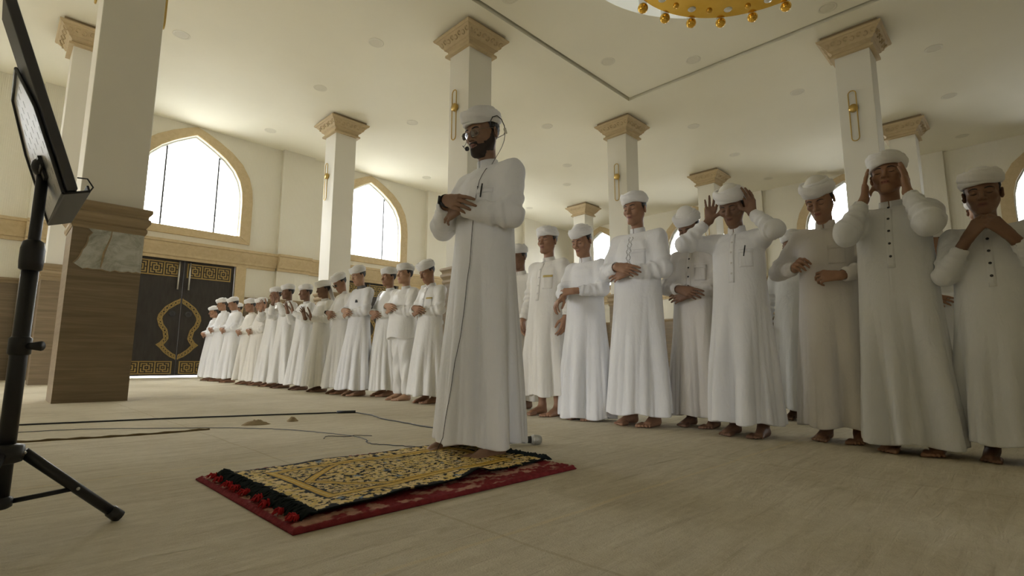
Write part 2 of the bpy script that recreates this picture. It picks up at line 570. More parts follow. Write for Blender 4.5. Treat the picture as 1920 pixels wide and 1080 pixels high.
# ------------------------------------------------------------------ doors
def fret_unit():
    """square key pattern with a diamond at its heart, 13 x 13 cells"""
    rows = ["XXXXXXXXXXXXX",
            "X...........X",
            "X.XXXXX.XXX.X",
            "X.X...X...X.X",
            "X.X.XXXXX.X.X",
            "X.X.X...X.X.X",
            "X...X.X.X...X",
            "X.X.X...X.X.X",
            "X.X.XXXXX.X.X",
            "X.X...X...X.X",
            "X.XXX.XXXXX.X",
            "X...........X",
            "XXXXXXXXXXXXX"]
    return rows
def fret_band(b, x0, x1, z0, z1, y, th):
    rows = fret_unit()
    n = max(1, round((x1-x0)/(z1-z0)/1.0))
    cw = (x1-x0)/(n*12+1); ch = (z1-z0)/13
    for u in range(n):
        for r, row in enumerate(rows):
            c = 0
            while c < 13:
                if row[c] == 'X':
                    e = c
                    while e < 13 and row[e] == 'X':
                        e += 1
                    if not (u > 0 and c == 0 and e == 1):
                        b.box((x0+(u*12+c)*cw, y-th, z1-(r+1)*ch), (x0+(u*12+e)*cw, y, z1-r*ch))
                    c = e
                else:
                    c += 1
EMB_OUT = [(0.0, 2.13), (0.16, 2.04), (0.36, 1.88), (0.50, 1.66), (0.52, 1.54), (0.47, 1.36), (0.37, 1.22), (0.335, 1.04), (0.41, 0.93), (0.50, 0.86), (0.40, 0.77), (0.31, 0.66), (0.16, 0.54), (0.0, 0.46)]
def emblem_half(b, c, s, y, th):
    P_ = [Vector((x, z)) for x, z in EMB_OUT]
    O = []; I = []
    w = 0.115
    dense = []
    for i in range(len(P_)-1):
        for k in range(4):
            dense.append(P_[i].lerp(P_[i+1], k/4))
    dense.append(P_[-1])
    for i, p in enumerate(dense):
        d = (dense[min(i+1, len(dense)-1)] - dense[max(i-1, 0)]).normalized()
        nrm = Vector((d.y, -d.x))          # towards the middle
        q = p + nrm*w*(1 if 0 < i < len(dense)-1 else 1)
        O.append(p); I.append(Vector((max(0.03, q.x), q.y)))
    O = [Vector((max(0.03, p.x), p.y)) for p in O]
    def rail(A, B):
        n = len(A)
        vs = []
        for yy in (y-th, y):
            vs += [(c+s*p.x, yy, p.y) for p in A] + [(c+s*p.x, yy, p.y) for p in B]
        fs = []
        for i in range(n-1):
            fs += [(i, i+1, n+i+1, n+i), (2*n+i, 3*n+i, 3*n+i+1, 2*n+i+1), (i, 2*n+i, 2*n+i+1, i+1), (n+i, n+i+1, 3*n+i+1, 3*n+i)]
        b.add(vs, fs)
    lerp = lambda A, B, t_: [p.lerp(q, t_) for p, q in zip(A, B)]
    rail(O, lerp(O, I, 0.2)); rail(lerp(O, I, 0.8), I)
    # openwork between the two rails
    for i in range(0, len(dense)-2, 2):
        for (ta, tb) in ((0.15, 0.85), (0.85, 0.15)):
            p = O[i].lerp(I[i], ta); q = O[i+2].lerp(I[i+2], tb)
            b.tube([(c+s*p.x, y-th/2, p.y), (c+s*q.x, y-th/2, q.y)], 0.015, 5)
def make_door(k, c):
    fr = MB()
    A = [(c-DOOR_W, 0), (c-DOOR_W, DOOR_H), (c+DOOR_W, DOOR_H), (c+DOOR_W, 0)]
    B = [(c-DOOR_W-0.28, 0), (c-DOOR_W-0.28, DOOR_H+0.02), (c+DOOR_W+0.28, DOOR_H+0.02), (c+DOOR_W+0.28, 0)]
    strip_solid(fr, left_mp, A, B, 0.05, -0.05)
    d = struct(bevel(fr.build('door_%d' % k, M['trim']), 0.01))
    for s in (-1, 1):
        lf = MB()
        xa, xb = c + s*0.002, c + s*(DOOR_W-0.01)
        x0, x1 = min(xa, xb), max(xa, xb)
        lf.box((x0, YW+0.06, 0.045), (x1, YW+0.12, DOOR_H-0.01))
        leaf = bevel(lf.build('leaf', M['door'], d), 0.006)
        y = YW+0.06
        for (za, zb) in ((2.70, 3.10), (0.09, 0.43)):
            fb = MB(); fret_band(fb, x0+0.07, x1-0.09, za, zb, y, 0.012)
            fb.build('fretwork', M['gold_inlay'], leaf)
        eb = MB(); emblem_half(eb, c, s, y, 0.012)
        eb.build('emblem', M['gold_inlay'], leaf)
        hb = MB()
        hx = c + s*0.13
        hb.tube([(hx, y-0.06, 2.36), (hx, y-0.06, 3.12)], 0.022, 12)
        for z in (2.44, 3.04):
            hb.tube([(hx, y, z), (hx, y-0.06, z)], 0.012, 8)
        hb.build('pull_handle', M['steel'], leaf, True)
        kb = MB()
        kb.lathe([(0.001, 0.0), (0.075, 0.0), (0.08, 0.012), (0.07, 0.02), (0.001, 0.022)], 20)
        ring = [(0.055*math.cos(a), 0.055*math.sin(a)-0.02, 0.035) for a in np.linspace(0, 2*math.pi, 19)]
        kb.tube(ring, 0.009, 6, False)
        ko = kb.build('ring_knob', M['dark_frame'], leaf, True)
        ko.location = (c + s*0.19, y, 1.70); ko.rotation_euler = (math.radians(90), 0, 0)
    return d
for k, c in enumerate(DOORS):
    make_door(k+1, c)

# ------------------------------------------------------------------ columns
CX = [0.54, 6.10, 11.66, 17.2]; CY = [1.73, 7.30, 12.86]; CW = 0.60
def sq_lathe(b, x0, y0, w, prof):
    """square moulding: prof = list of (overhang, z)"""
    n = len(prof)
    vs = []
    for o, z in prof:
        vs += [(x0-o, y0-o, z), (x0+w+o, y0-o, z), (x0+w+o, y0+w+o, z), (x0-o, y0+w+o, z)]
    fs = []
    for i in range(n-1):
        for k in range(4):
            fs.append((i*4+k, i*4+(k+1) % 4, (i+1)*4+(k+1) % 4, (i+1)*4+k))
    fs.append((3, 2, 1, 0)); fs.append(tuple((n-1)*4+k for k in range(4)))
    b.add(vs, fs)
CAP_PROF = [(0.0, 6.60), (0.075, 6.60), (0.075, 6.645), (0.045, 6.66), (0.03, 6.69), (0.04, 6.72), (0.07, 6.745), (0.09, 6.755), (0.095, 6.775), (0.15, 6.85), (0.215, 6.92), (0.235, 6.925), (0.255, 6.955), (0.255, 6.975), (0.225, 6.985)]
def scrolls(b, w):
    """raised S-scrolls on the four sloping faces of a capital (local, shaft corner at 0,0)"""
    for side in range(4):
        L = w + 0.30
        n = 8
        for k in range(n):
            u = -0.15 + L*(k+0.5)/n
            fl = 1 if k % 2 else -1
            pts = []
            for q in range(15):
                a = q/14*4.6
                rr = 0.046*(1-0.66*q/14)
                pts.append((u + fl*rr*math.cos(a+0.6), 0.5 + fl*rr*math.sin(a+0.6)/0.115*0.8))
            P3 = []
            for (uu, vv) in pts:
                vv = min(0.98, max(0.02, vv))
                o = 0.098 + (0.213-0.098)*vv + 0.004; z = 6.778 + (6.918-6.778)*vv
                p = {0: (uu, -o), 1: (w+o, uu), 2: (w-uu, w+o), 3: (-o, w-uu)}[side]
                P3.append((p[0], p[1], z))
            b.tube(P3, 0.0105, 5)
def make_column(x, y, w, label, shaft_h=0.0):
    o = empty('column', (x+w/2, y+w/2, 0))
    tag(o, label, 'column', 'square columns of the hall')
    s = MB(); s.box((-w/2, -w/2, 1.4), (w/2, w/2, 6.62)); bevel(s.build('shaft', M['column'], o), 0.008)
    c = MB(); sq_lathe(c, -w/2, -w/2, w, CAP_PROF)
    cap = c.build('capital', M['capital'], o)
    sc = MB(); scrolls(sc, w)
    so = sc.build('scrollwork', M['capital'], cap, True); so.location = (-w/2, -w/2, 0)
    k = MB(); sq_lathe(k, -w/2, -w/2, w, [(0.12, 6.985), (0.19, 6.985), (0.19, 7.05), (0.12, 7.05)])
    k.build('neck', M['stone_trim'], cap)
    dz = 1.945
    dd = MB(); sq_lathe(dd, -w/2, -w/2, w, [(0.028, 0.0), (0.028, dz-0.02), (0.0, dz-0.02)])
    dd.build('dado_cladding', M['stone'], o)
    mo = MB(); sq_lathe(mo, -w/2, -w/2, w, [(0.0, dz-0.03), (0.035, dz-0.03), (0.05, dz), (0.05, dz+0.03), (0.035, dz+0.05), (0.055, dz+0.08), (0.075, dz+0.11), (0.075, dz+0.15), (0.05, dz+0.17), (0.055, dz+0.20), (0.085, dz+0.235), (0.085, dz+0.27), (0.06, dz+0.285), (0.0, dz+0.285)])
    mo.build('dado_moulding', M['stone_trim'], o)
    return o
make_column(CX[1], CY[1], CW, 'square cream column with gilt capital rising behind the standing imam')
make_column(CX[1], CY[2], CW, 'cream column standing before the arched window, behind the line of boys at the big doors')
make_column(CX[2], CY[1], CW, 'cream column with gilt capital under the corner of the lifted ceiling bay')
make_column(CX[2], CY[0], CW, 'cream column with gilt capital right behind the boy holding his cheeks')
make_column(CX[2], CY[2], CW, 'cream column mostly hidden behind the turban of the imam')
make_column(CX[3], CY[2], CW, 'small distant cream column by the far corner of the hall')
make_column(CX[3], CY[1], CW, 'distant cream column above the boy with raised hands at his temples')
make_column(CX[3], CY[0], CW, 'distant cream column seen past the turban of the boy holding his cheeks')
make_column(0.60, CY[2], CW, 'cream column mostly hidden behind the thick brown-clad pillar')
PX0, PY0, PW = 0.555, 7.38, 0.60
pil = make_column(PX0, PY0, PW, 'thick pillar with brown stone cladding and a bare grey patch')
# the bare patch where the cladding has come off
random.seed(3)
def ragged(x0, x1, z0, z1, j):
    pts = []
    for k in range(14): pts.append((x0+(x1-x0)*k/13, z0+random.uniform(-j, j)))
    for k in range(1, 9): pts.append((x1, z0+(z1-z0)*k/9))
    for k in range(14): pts.append((x1+(x0-x1)*k/13, z1))
    for k in range(1, 9): pts.append((x0+0.06*(1-k/9)-0.09*(k/9)+random.uniform(-j, j)*1.3, z1+(z0-z1)*k/9))
    return pts
pp = ragged(-0.20, 0.3275, 1.46, 1.925, 0.012)
b = MB()
tr_ = tessellate_polygon([[Vector((x, z, 0)) for x, z in pp]])
n = len(pp)
b.add([(x, -0.328-0.004, z) for x, z in pp] + [(x, -0.328+0.003, z) for x, z in pp], [tuple(q) for q in tr_] + [tuple(i+n for i in q) for q in tr_] + [(i, (i+1) % n, (i+1) % n+n, i+n) for i in range(n)])
b.build('bare_patch', M['screed'], pil)
b = MB()
rim = [(x, -0.333, z) for x, z in pp[:14]]
b.tube(rim, [0.006+0.004*math.sin(i*1.7) for i in range(14)], 6)
b.tube([(x, -0.333, z) for x, z in pp[-8:]], 0.006, 6)
b.tube([(0.02, -0.333, 1.92), (0.015, -0.333, 1.84), (-0.01, -0.333, 1.74), (-0.03, -0.333, 1.66), (-0.04, -0.333, 1.56), (-0.05, -0.333, 1.48)], [0.004, 0.006, 0.009, 0.012, 0.009, 0.004], 6)
b.build('broken_edge', M['stone_trim'], pil)

# ------------------------------------------------------------------ wall sconces
def stadium(hw, z0, z1, n=8):
    pts = [(hw*math.cos(a), z1-hw+hw*math.sin(a)) for a in np.linspace(0, math.pi, n)]
    pts += [(hw*math.cos(a), z0+hw+hw*math.sin(a)) for a in np.linspace(math.pi, 2*math.pi, n)]
    return pts + [pts[0]]
def make_sconce(x, y, label):
    o = empty('wall_sconce', (x, y, 5.44))
    tag(o, label, 'wall lamp', 'brass loop sconces on the columns')
    l = MB(); l.tube([(-0.05, -u, z) for u, z in stadium(0.065, -0.68, 0.36)], 0.011, 8, False)
    l.build('loop_tube', M['sconce'], o, True)
    bb = MB()
    bb.lathe([(0.001, 0), (0.075, 0), (0.08, 0.008), (0.08, 0.06), (0.07, 0.075), (0.001, 0.08)], 24)
    bo = bb.build('boss', M['sconce'], o, True); bo.rotation_euler = (0, math.radians(-90), 0)
    return o
make_sconce(CX[1], CY[1]+0.38, 'brass loop sconce on the column directly above the imam')
make_sconce(CX[1], CY[2]+0.36, 'brass loop sconce on the column before the arched window')
make_sconce(CX[2], CY[1]+0.29, 'brass loop sconce above the tall young man with folded arms')
make_sconce(CX[2], CY[0]+0.35, 'brass loop sconce on the column behind the boy holding his cheeks')
make_sconce(CX[3], CY[1]+0.30, 'small brass loop sconce above the bowed boy with dark buttons')
for x, y, lab in ((PX0, PY0+0.3, 'brass loop sconce at the top of the thick brown-clad pillar'),):
    make_sconce(x, y, lab)
so_ = make_sconce(PX0+PW, PY0+0.3, 'brass loop sconce seen edge-on at the far side of the thick brown-clad pillar'); so_.rotation_euler = (0, 0, math.pi)

# ------------------------------------------------------------------ downlights
LIGHTS = [((5.1, 9.14), 'round unlit downlight before the column that rises behind the imam'),
          ((5.1, 11.74), 'round unlit downlight nearest the gilt capital before the arched window'),
          ((5.16, 15.07), 'round unlit downlight near the arched window over the big doors'),
          ((7.75, 11.7), 'round unlit downlight between the imam column and the window column'),
          ((10.64, 15.03), 'round unlit downlight by the pilaster, close to the imam watch hand'),
          ((10.57, 9.17), 'round unlit downlight beside the face of the imam, outside the lifted bay'),
          ((13.47, 6.22), 'round unlit downlight beyond the corner column, above the distant capital'),
          ((13.47, 3.53), 'round unlit downlight beside the loop sconce of the column at the cheeks boy'),
          ((13.52, 0.9), 'round unlit downlight level with the capital of the cheeks boy column'),
          ((16.32, 0.9), 'round unlit downlight over the small distant capital, middle of three in line'),
          ((19.59, 0.9), 'round unlit downlight close to the arched window at the picture edge'),
          ((2.16, 11.74), 'round unlit downlight close beside the thick brown-clad pillar'),
          ((14.79, 11.86), 'tiny downlight just above its twin, beside the sconce column of the tall youth'),
          ((13.29, 10.63), 'tiny downlight just below its twin, beside the sconce column of the tall youth'),
          ((16.32, 6.22), 'small downlight over the capital above the boy with raised hands'),
          ((19.39, 6.25), 'small faint downlight close to the arched windows behind the raised hands'),
          ((16.02, 14.94), 'tiny downlight near the far corner of the hall'),
          ((20.0, 4.65), 'small downlight above the arched window behind the boy with blurred hands')]
BAY = [((9.13, 6.12), 'round downlight in the lifted bay near its corner'),
       ((10.4, 4.74), 'round downlight in the lifted bay under the chandelier balls'),
       ((10.55, 2.15), 'round downlight in the lifted bay beside the chandelier'),
       ((6.15, 6.23), 'round downlight in the lifted bay by its edge above the imam')]
def make_downlight(x, y, z, label):
    o = empty('ceiling_light', (x, y, z))
    tag(o, label, 'ceiling light', 'round recessed downlights')
    a = MB(); a.lathe([(0.12, 0.02), (0.160, 0.02), (0.160, -0.004), (0.15, -0.006), (0.125, -0.005), (0.12, 0.0)], 24, close=True)
    a.build('trim_ring', M['lamp_ring'], o, True)
    c = MB(); c.lathe([(0.001, -0.004), (0.12, -0.004), (0.12, 0.012), (0.001, 0.012)], 24)
    c.build('diffuser', M['lamp_frost'], o)
for (x, y), lab in LIGHTS: make_downlight(x, y, HC, lab)
for (x, y), lab in BAY: make_downlight(x, y, HC+0.035, lab)

# ------------------------------------------------------------------ chandelier
ch = empty('chandelier', (6.3, 2.03, 5.80))
tag(ch, 'large gold ring chandelier with hanging amber balls and a white ring', 'chandelier')
b = MB(); b.lathe([(1.12, 0.0), (1.12, 0.10), (1.60, 0.10), (1.62, 0.05), (1.60, 0.0)], 96, close=True)
gr = b.build('gold_ring', M['gold'], ch, True)
gr.data.polygons.foreach_set('use_smooth', [False]*len(gr.data.polygons))
b = MB(); b.lathe([(0.55, 0.02), (0.55, 0.30), (1.10, 0.12), (1.10, 0.0), (1.02, -0.03)], 96, close=True)
M['crystal'] = new_mat('amber_crystal_band', (0.72, 0.55, 0.25), 0.25, 0.4)
t = NT(M['crystal']); v = t.coord()
vo = t.n('ShaderNodeTexVoronoi'); vo.inputs['Scale'].default_value = 14; t.l(v, vo.inputs['Vector'])
t.color(t.ramp(vo.outputs['Distance'], [(0.1, (0.9, 0.8, 0.5)), (0.5, (0.55, 0.36, 0.08))]))
t.bump(vo.outputs['Distance'], 0.6, 0.03)
b.build('crystal_band', M['crystal'], ch, True)
b = MB(); b.lathe([(2.02, 0.68), (2.54, 0.66), (2.56, 0.70), (2.54, 0.76), (2.02, 0.76)], 96, close=True)
M['led'] = new_mat('lit_acrylic_ring', (0.9, 0.92, 0.88), 0.3)
M['led'].node_tree.nodes['Principled BSDF'].inputs['Emission Color'].default_value = (0.95, 1.0, 0.93, 1)
M['led'].node_tree.nodes['Principled BSDF'].inputs['Emission Strength'].default_value = 0.10
b.build('white_ring', M['led'], ch)
M['amber'] = new_mat('amber_ball', (0.78, 0.46, 0.07), 0.08, 0.75)
M['acrylic_rod'] = new_mat('clear_rod', (0.9, 0.88, 0.8), 0.15); M['acrylic_rod'].node_tree.nodes['Principled BSDF'].inputs['Alpha'].default_value = 0.35
bm_, rm_, lm_ = MB(), MB(), MB()
bm_.sphere((0, 0, 0), 0.078, 18, 12)
rm_.tube([(0, 0, 0.06), (0, 0, 0.50)], 0.06, 12)
ball0 = rod0 = None
for k in range(23):
    a = 2*math.pi*(k+0.28)/23
    pos = (1.70*math.cos(a), 1.70*math.sin(a), -0.02)
    if ball0 is None:
        ball0 = bm_.build('hanging_ball', M['amber'], ch, True); rod0 = rm_.build('hanger_rod', M['acrylic_rod'], ball0, True)
        bo = ball0
    else:
        bo = ball0.copy(); COL.objects.link(bo); bo.parent = ch
        ro = rod0.copy(); COL.objects.link(ro); ro.parent = bo
    bo.location = pos
lm_.lathe([(0.001, -0.012), (0.05, -0.010), (0.06, 0.0), (0.06, 0.01), (0.001, 0.012)], 16)
lens0 = None
M['lens'] = new_mat('spot_lens', (0.75, 0.74, 0.68), 0.2)
for k in range(16):
    a = 2*math.pi*(k+0.5)/16
    if lens0 is None:
        lens0 = lo_ = lm_.build('spot_lens', M['lens'] , gr, True)
    else:
        lo_ = lens0.copy(); COL.objects.link(lo_); lo_.parent = gr
    lo_.location = (1.42*math.cos(a), 1.42*math.sin(a), -0.004)
kb_ = MB(); kb_.sphere((0, 0, 0), 0.045, 14, 8)
knob0 = None
for k in range(16):
    a = 2*math.pi*k/16
    if knob0 is None:
        knob0 = ko_ = kb_.build('ring_stud', M['amber'], gr, True)
    else:
        ko_ = knob0.copy(); COL.objects.link(ko_); ko_.parent = gr
    ko_.location = (1.42*math.cos(a), 1.42*math.sin(a), 0.0)
b = MB()
for k in range(4):
    a = math.pi/4 + k*math.pi/2
    b.tube([(1.3*math.cos(a), 1.3*math.sin(a), 0.1), (0.2*math.cos(a), 0.2*math.sin(a), 1.42)], 0.012, 6)
for k in range(6):
    a = k*math.pi/3
    b.tube([(2.1*math.cos(a), 2.1*math.sin(a), 0.75), (0.2*math.cos(a), 0.2*math.sin(a), 1.40)], 0.006, 6)
b.lathe([(0.001, 1.42), (0.3, 1.42), (0.3, 1.36), (0.22, 1.30), (0.001, 1.30)], 24)
b.build('canopy_stem', M['gold'], ch)
# ------------------------------------------------------------------ figures: distance-field sculpting, then one continuous skin
f32 = np.float32
class Vox:
    def __init__(s, lo, hi, h):
        s.h = h
        s.ax = [np.arange(lo[i], hi[i]+h, h, dtype=f32) for i in range(3)]
        s.D = np.full([len(a) for a in s.ax], 0.12, f32)
    def sl(s, lo, hi, pad):
        out = []
        for i in range(3):
            a = s.ax[i]
            i0 = int(np.searchsorted(a, lo[i]-pad)); i1 = int(np.searchsorted(a, hi[i]+pad))
            out.append(slice(i0, i1))
        return tuple(out)
    def xyz(s, sl):
        return (s.ax[0][sl[0]][:, None, None], s.ax[1][sl[1]][None, :, None], s.ax[2][sl[2]][None, None, :])
    def put(s, fn, lo, hi, k=0.0, op='u'):
        sl = s.sl(lo, hi, k + 3*s.h)
        A = s.D[sl]
        if A.size == 0:
            return
        d = fn(*s.xyz(sl)).astype(f32)
        if op == 's':
            d = -d
            if k > 0:
                hh = np.maximum(k-np.abs(A-d), 0)/k
                s.D[sl] = np.maximum(A, d) + hh*hh*k*0.25
            else:
                s.D[sl] = np.maximum(A, d)
        else:
            if k > 0:
                hh = np.maximum(k-np.abs(A-d), 0)/k
                s.D[sl] = np.minimum(A, d) - hh*hh*k*0.25
            else:
                s.D[sl] = np.minimum(A, d)
    def cap(s, a, b, ra, rb, k=0.0, op='u', mod=None):
        a = np.asarray(a, float); b = np.asarray(b, float)
        r = max(ra, rb) + (0.03 if mod else 0)
        ba = b-a; L2 = max(float(ba @ ba), 1e-10)
        def fn(X, Y, Z):
            x, y, z = X-f32(a[0]), Y-f32(a[1]), Z-f32(a[2])
            t = np.clip((x*f32(ba[0]) + y*f32(ba[1]) + z*f32(ba[2]))/f32(L2), 0, 1)
            x = x-t*f32(ba[0]); y = y-t*f32(ba[1]); z = z-t*f32(ba[2])
            d = np.sqrt(x*x+y*y+z*z) - (f32(ra)+t*f32(rb-ra))
            if mod:
                d = d - mod(t, x, y, z)
            return d
        s.put(fn, np.minimum(a, b)-r, np.maximum(a, b)+r, k, op)
    def ell(s, c, rad, k=0.0, op='u', rot=None):
        c = np.asarray(c, float); rad = np.asarray(rad, float)
        R = np.eye(3) if rot is None else rot
        r = np.sqrt(((R*rad)**2).sum(1))
        def fn(X, Y, Z):
            x, y, z = X-f32(c[0]), Y-f32(c[1]), Z-f32(c[2])
            q = [(x*f32(R[0, i]) + y*f32(R[1, i]) + z*f32(R[2, i])) for i in range(3)]
            k0 = np.sqrt(sum((q[i]/f32(rad[i]))**2 for i in range(3)))
            k1 = np.sqrt(sum((q[i]/f32(rad[i]**2))**2 for i in range(3))) + 1e-6
            return k0*(k0-1)/k1
        s.put(fn, c-r, c+r, k, op)
    def mesh(s):
        D = s.D
        ins = D < 0
        nx, ny, nz = D.shape
        c = np.zeros((nx-1, ny-1, nz-1), np.uint8)
        offs = [(i, j, k) for i in (0, 1) for j in (0, 1) for k in (0, 1)]
        for (i, j, k) in offs:
            c += ins[i:nx-1+i, j:ny-1+j, k:nz-1+k]
        act = np.argwhere((c > 0) & (c < 8))
        idx = np.full(c.shape, -1, np.int32)
        idx[act[:, 0], act[:, 1], act[:, 2]] = np.arange(len(act), dtype=np.int32)
        P_ = np.zeros((len(act), 3)); N_ = np.zeros(len(act))
        vals = {o: D[act[:, 0]+o[0], act[:, 1]+o[1], act[:, 2]+o[2]].astype(float) for o in offs}
        for o in offs:
            for ax in range(3):
                if o[ax] == 0:
                    o2 = list(o); o2[ax] = 1; o2 = tuple(o2)
                    v0, v1 = vals[o], vals[o2]
                    m = (v0 < 0) != (v1 < 0)
                    t = np.zeros(len(act)); t[m] = v0[m]/(v0[m]-v1[m])
                    p = np.array(o, float)[None, :] + 0*P_
                    p[:, ax] += t
                    P_[m] += p[m]; N_[m] += 1
        P_ = P_/N_[:, None] + act
        V_ = np.stack([s.ax[i][0] + P_[:, i]*s.h for i in range(3)], 1)
        Q = []
        for ax in range(3):
            a1, a2 = (ax+1) % 3, (ax+2) % 3
            sl0 = [slice(None)]*3; sl1 = [slice(None)]*3
            sl0[ax] = slice(0, -1); sl1[ax] = slice(1, None)
            A, B = ins[tuple(sl0)], ins[tuple(sl1)]
            e = np.argwhere(A != B)
            ok = (e[:, a1] > 0) & (e[:, a2] > 0) & (e[:, a1] < D.shape[a1]-1) & (e[:, a2] < D.shape[a2]-1)
            e = e[ok]
            fl = A[e[:, 0], e[:, 1], e[:, 2]]
            q = []
            for (d1, d2) in ((-1, -1), (0, -1), (0, 0), (-1, 0)):
                g = e.copy(); g[:, a1] += d1; g[:, a2] += d2
                q.append(idx[g[:, 0], g[:, 1], g[:, 2]])
            q = np.stack(q, 1)
            q[~fl] = q[~fl][:, ::-1]
            Q.append(q)
        return V_, np.concatenate(Q)

def np_mesh(name, V_, Q, smooth=True):
    me = bpy.data.meshes.new(name)
    n, m = len(V_), len(Q)
    w = Q.shape[1]
    me.vertices.add(n); me.vertices.foreach_set('co', np.ascontiguousarray(V_, f32).ravel())
    me.loops.add(m*w); me.loops.foreach_set('vertex_index', np.ascontiguousarray(Q, np.int32).ravel())
    me.polygons.add(m); me.polygons.foreach_set('loop_start', np.arange(0, m*w, w, dtype=np.int32))
    if smooth:
        me.polygons.foreach_set('use_smooth', np.ones(m, bool))
    me.update(calc_edges=True)
    return me

def relax(V_, Q, it=2, lam=0.5):
    n = len(V_)
    e = np.concatenate([Q[:, [i, (i+1) % 4]] for i in range(4)])
    deg = np.bincount(e[:, 0], minlength=n) + np.bincount(e[:, 1], minlength=n)
    for _ in range(it):
        S = np.zeros_like(V_)
        for a in range(3):
            S[:, a] = np.bincount(e[:, 0], V_[e[:, 1], a], n) + np.bincount(e[:, 1], V_[e[:, 0], a], n)
        V_ = V_ + lam*(S/np.maximum(deg, 1)[:, None] - V_)
    return V_

def rotx(a): c, s_ = math.cos(a), math.sin(a); return np.array([[1, 0, 0], [0, c, -s_], [0, s_, c]])
def roty(a): c, s_ = math.cos(a), math.sin(a); return np.array([[c, 0, s_], [0, 1, 0], [-s_, 0, c]])
def rotz(a): c, s_ = math.cos(a), math.sin(a); return np.array([[c, -s_, 0], [s_, c, 0], [0, 0, 1]])
def unit(v): v = np.asarray(v, float); return v/np.linalg.norm(v)
def rod(v, ax, a):
    ax = unit(ax); v = np.asarray(v, float)
    return v*math.cos(a) + np.cross(ax, v)*math.sin(a) + ax*(ax @ v)*(1-math.cos(a))
def ik(S, W, l1, l2, pole):
    d = W-S; L = np.linalg.norm(d)
    if L > (l1+l2)*0.985:
        k_ = L/((l1+l2)*0.985); l1 *= k_; l2 *= k_
    if L < abs(l1-l2)*1.05 + 0.02:
        L = abs(l1-l2)*1.05 + 0.02
    u = d/np.linalg.norm(d)
    a = (l1*l1 - l2*l2 + L*L)/(2*L)
    h = math.sqrt(max(1e-6, l1*l1-a*a))
    p = np.asarray(pole, float); p = unit(p - u*(p @ u))
    return S + u*a + p*h

def skin(name, c0, c1, lips):
    m = new_mat(name, c0, 0.52, spec=0.35)
    t = NT(m); v = t.coord()
    base = t.ramp(t.noise(v, 14, 4), [(0.3, c0), (0.7, c1)])
    at = t.n('ShaderNodeAttribute', attribute_name='lip_tone')
    t.color(t.mix(at.outputs['Fac'], base, lips))
    t.b.inputs['Subsurface Weight'].default_value = 0.0
    t.bump(t.noise(v, 260, 3), 0.12, 0.002)
    return m
SK = [skin('skin_light_tan', (0.42, 0.25, 0.165), (0.47, 0.29, 0.19), (0.40, 0.17, 0.13)),
      skin('skin_warm_brown', (0.30, 0.165, 0.10), (0.35, 0.195, 0.12), (0.26, 0.10, 0.075)),
      skin('skin_deep_brown', (0.185, 0.10, 0.062), (0.225, 0.125, 0.078), (0.16, 0.065, 0.05)),
      skin('skin_olive_brown', (0.235, 0.135, 0.085), (0.28, 0.165, 0.105), (0.21, 0.085, 0.065))]
def cloth(name, c0, c1, rough=0.75, sheen=0.15):
    m = new_mat(name, c0, rough, spec=0.3)
    t = NT(m); v = t.coord()
    t.color(t.ramp(t.noise(v, 3, 4), [(0.3, c0), (0.7, c1)]))
    vw = t.coord((1, 1, 0.35))
    vk = t.coord((1, 1, 0.4))
    cr = t.math('POWER', t.math('ABSOLUTE', t.math('SUBTRACT', t.noise(vk, 4.5, 2, 0.45, 0.7), 0.5)), 0.8)
    t.bump(t.math('ADD', t.math('MULTIPLY', cr, 0.9), t.math('ADD', t.math('MULTIPLY', t.noise(vw, 15, 5, 0.6, 0.8), 1.0), t.math('MULTIPLY', t.noise(v, 420, 2), 0.05))), 0.5, 0.016)
    t.b.inputs['Sheen Weight'].default_value = sheen
    return m
CL = {'white': cloth('white_thobe_cotton', (0.73, 0.735, 0.75), (0.79, 0.795, 0.81)),
      'cream': cloth('cream_thobe_cotton', (0.71, 0.69, 0.64), (0.76, 0.74, 0.69)),
      'blue': cloth('cool_white_thobe', (0.68, 0.69, 0.70), (0.73, 0.74, 0.75)),
      'silk': cloth('satin_white_thobe', (0.72, 0.715, 0.695), (0.77, 0.765, 0.745), 0.38),
      'sand': cloth('sand_tinted_thobe', (0.64, 0.61, 0.575), (0.69, 0.66, 0.62))}
M['turban'] = cloth('turban_muslin', (0.74, 0.735, 0.73), (0.80, 0.795, 0.79), 0.85)
M['cap'] = cloth('knit_cap', (0.68, 0.66, 0.60), (0.76, 0.74, 0.68), 0.9)
M['hair'] = new_mat('black_hair', (0.012, 0.010, 0.009), 0.55)
M['beard'] = new_mat('trimmed_beard', (0.028, 0.018, 0.013), 0.75)
M['lash'] = new_mat('dark_lash', (0.022, 0.015, 0.012), 0.7)
M['button'] = new_mat('dark_button', (0.03, 0.028, 0.03), 0.35)
M['lightbutton'] = new_mat('pale_button', (0.62, 0.6, 0.58), 0.35)
M['black'] = new_mat('black_plastic', (0.014, 0.014, 0.016), 0.42)
M['ochre'] = new_mat('ochre_trim', (0.55, 0.42, 0.14), 0.7)
M['grey_cloth'] = new_mat('grey_collar', (0.16, 0.155, 0.155), 0.85)
M['lensglass'] = glass_mat('spectacle_lens', (0.93, 0.94, 0.95), 0.02)

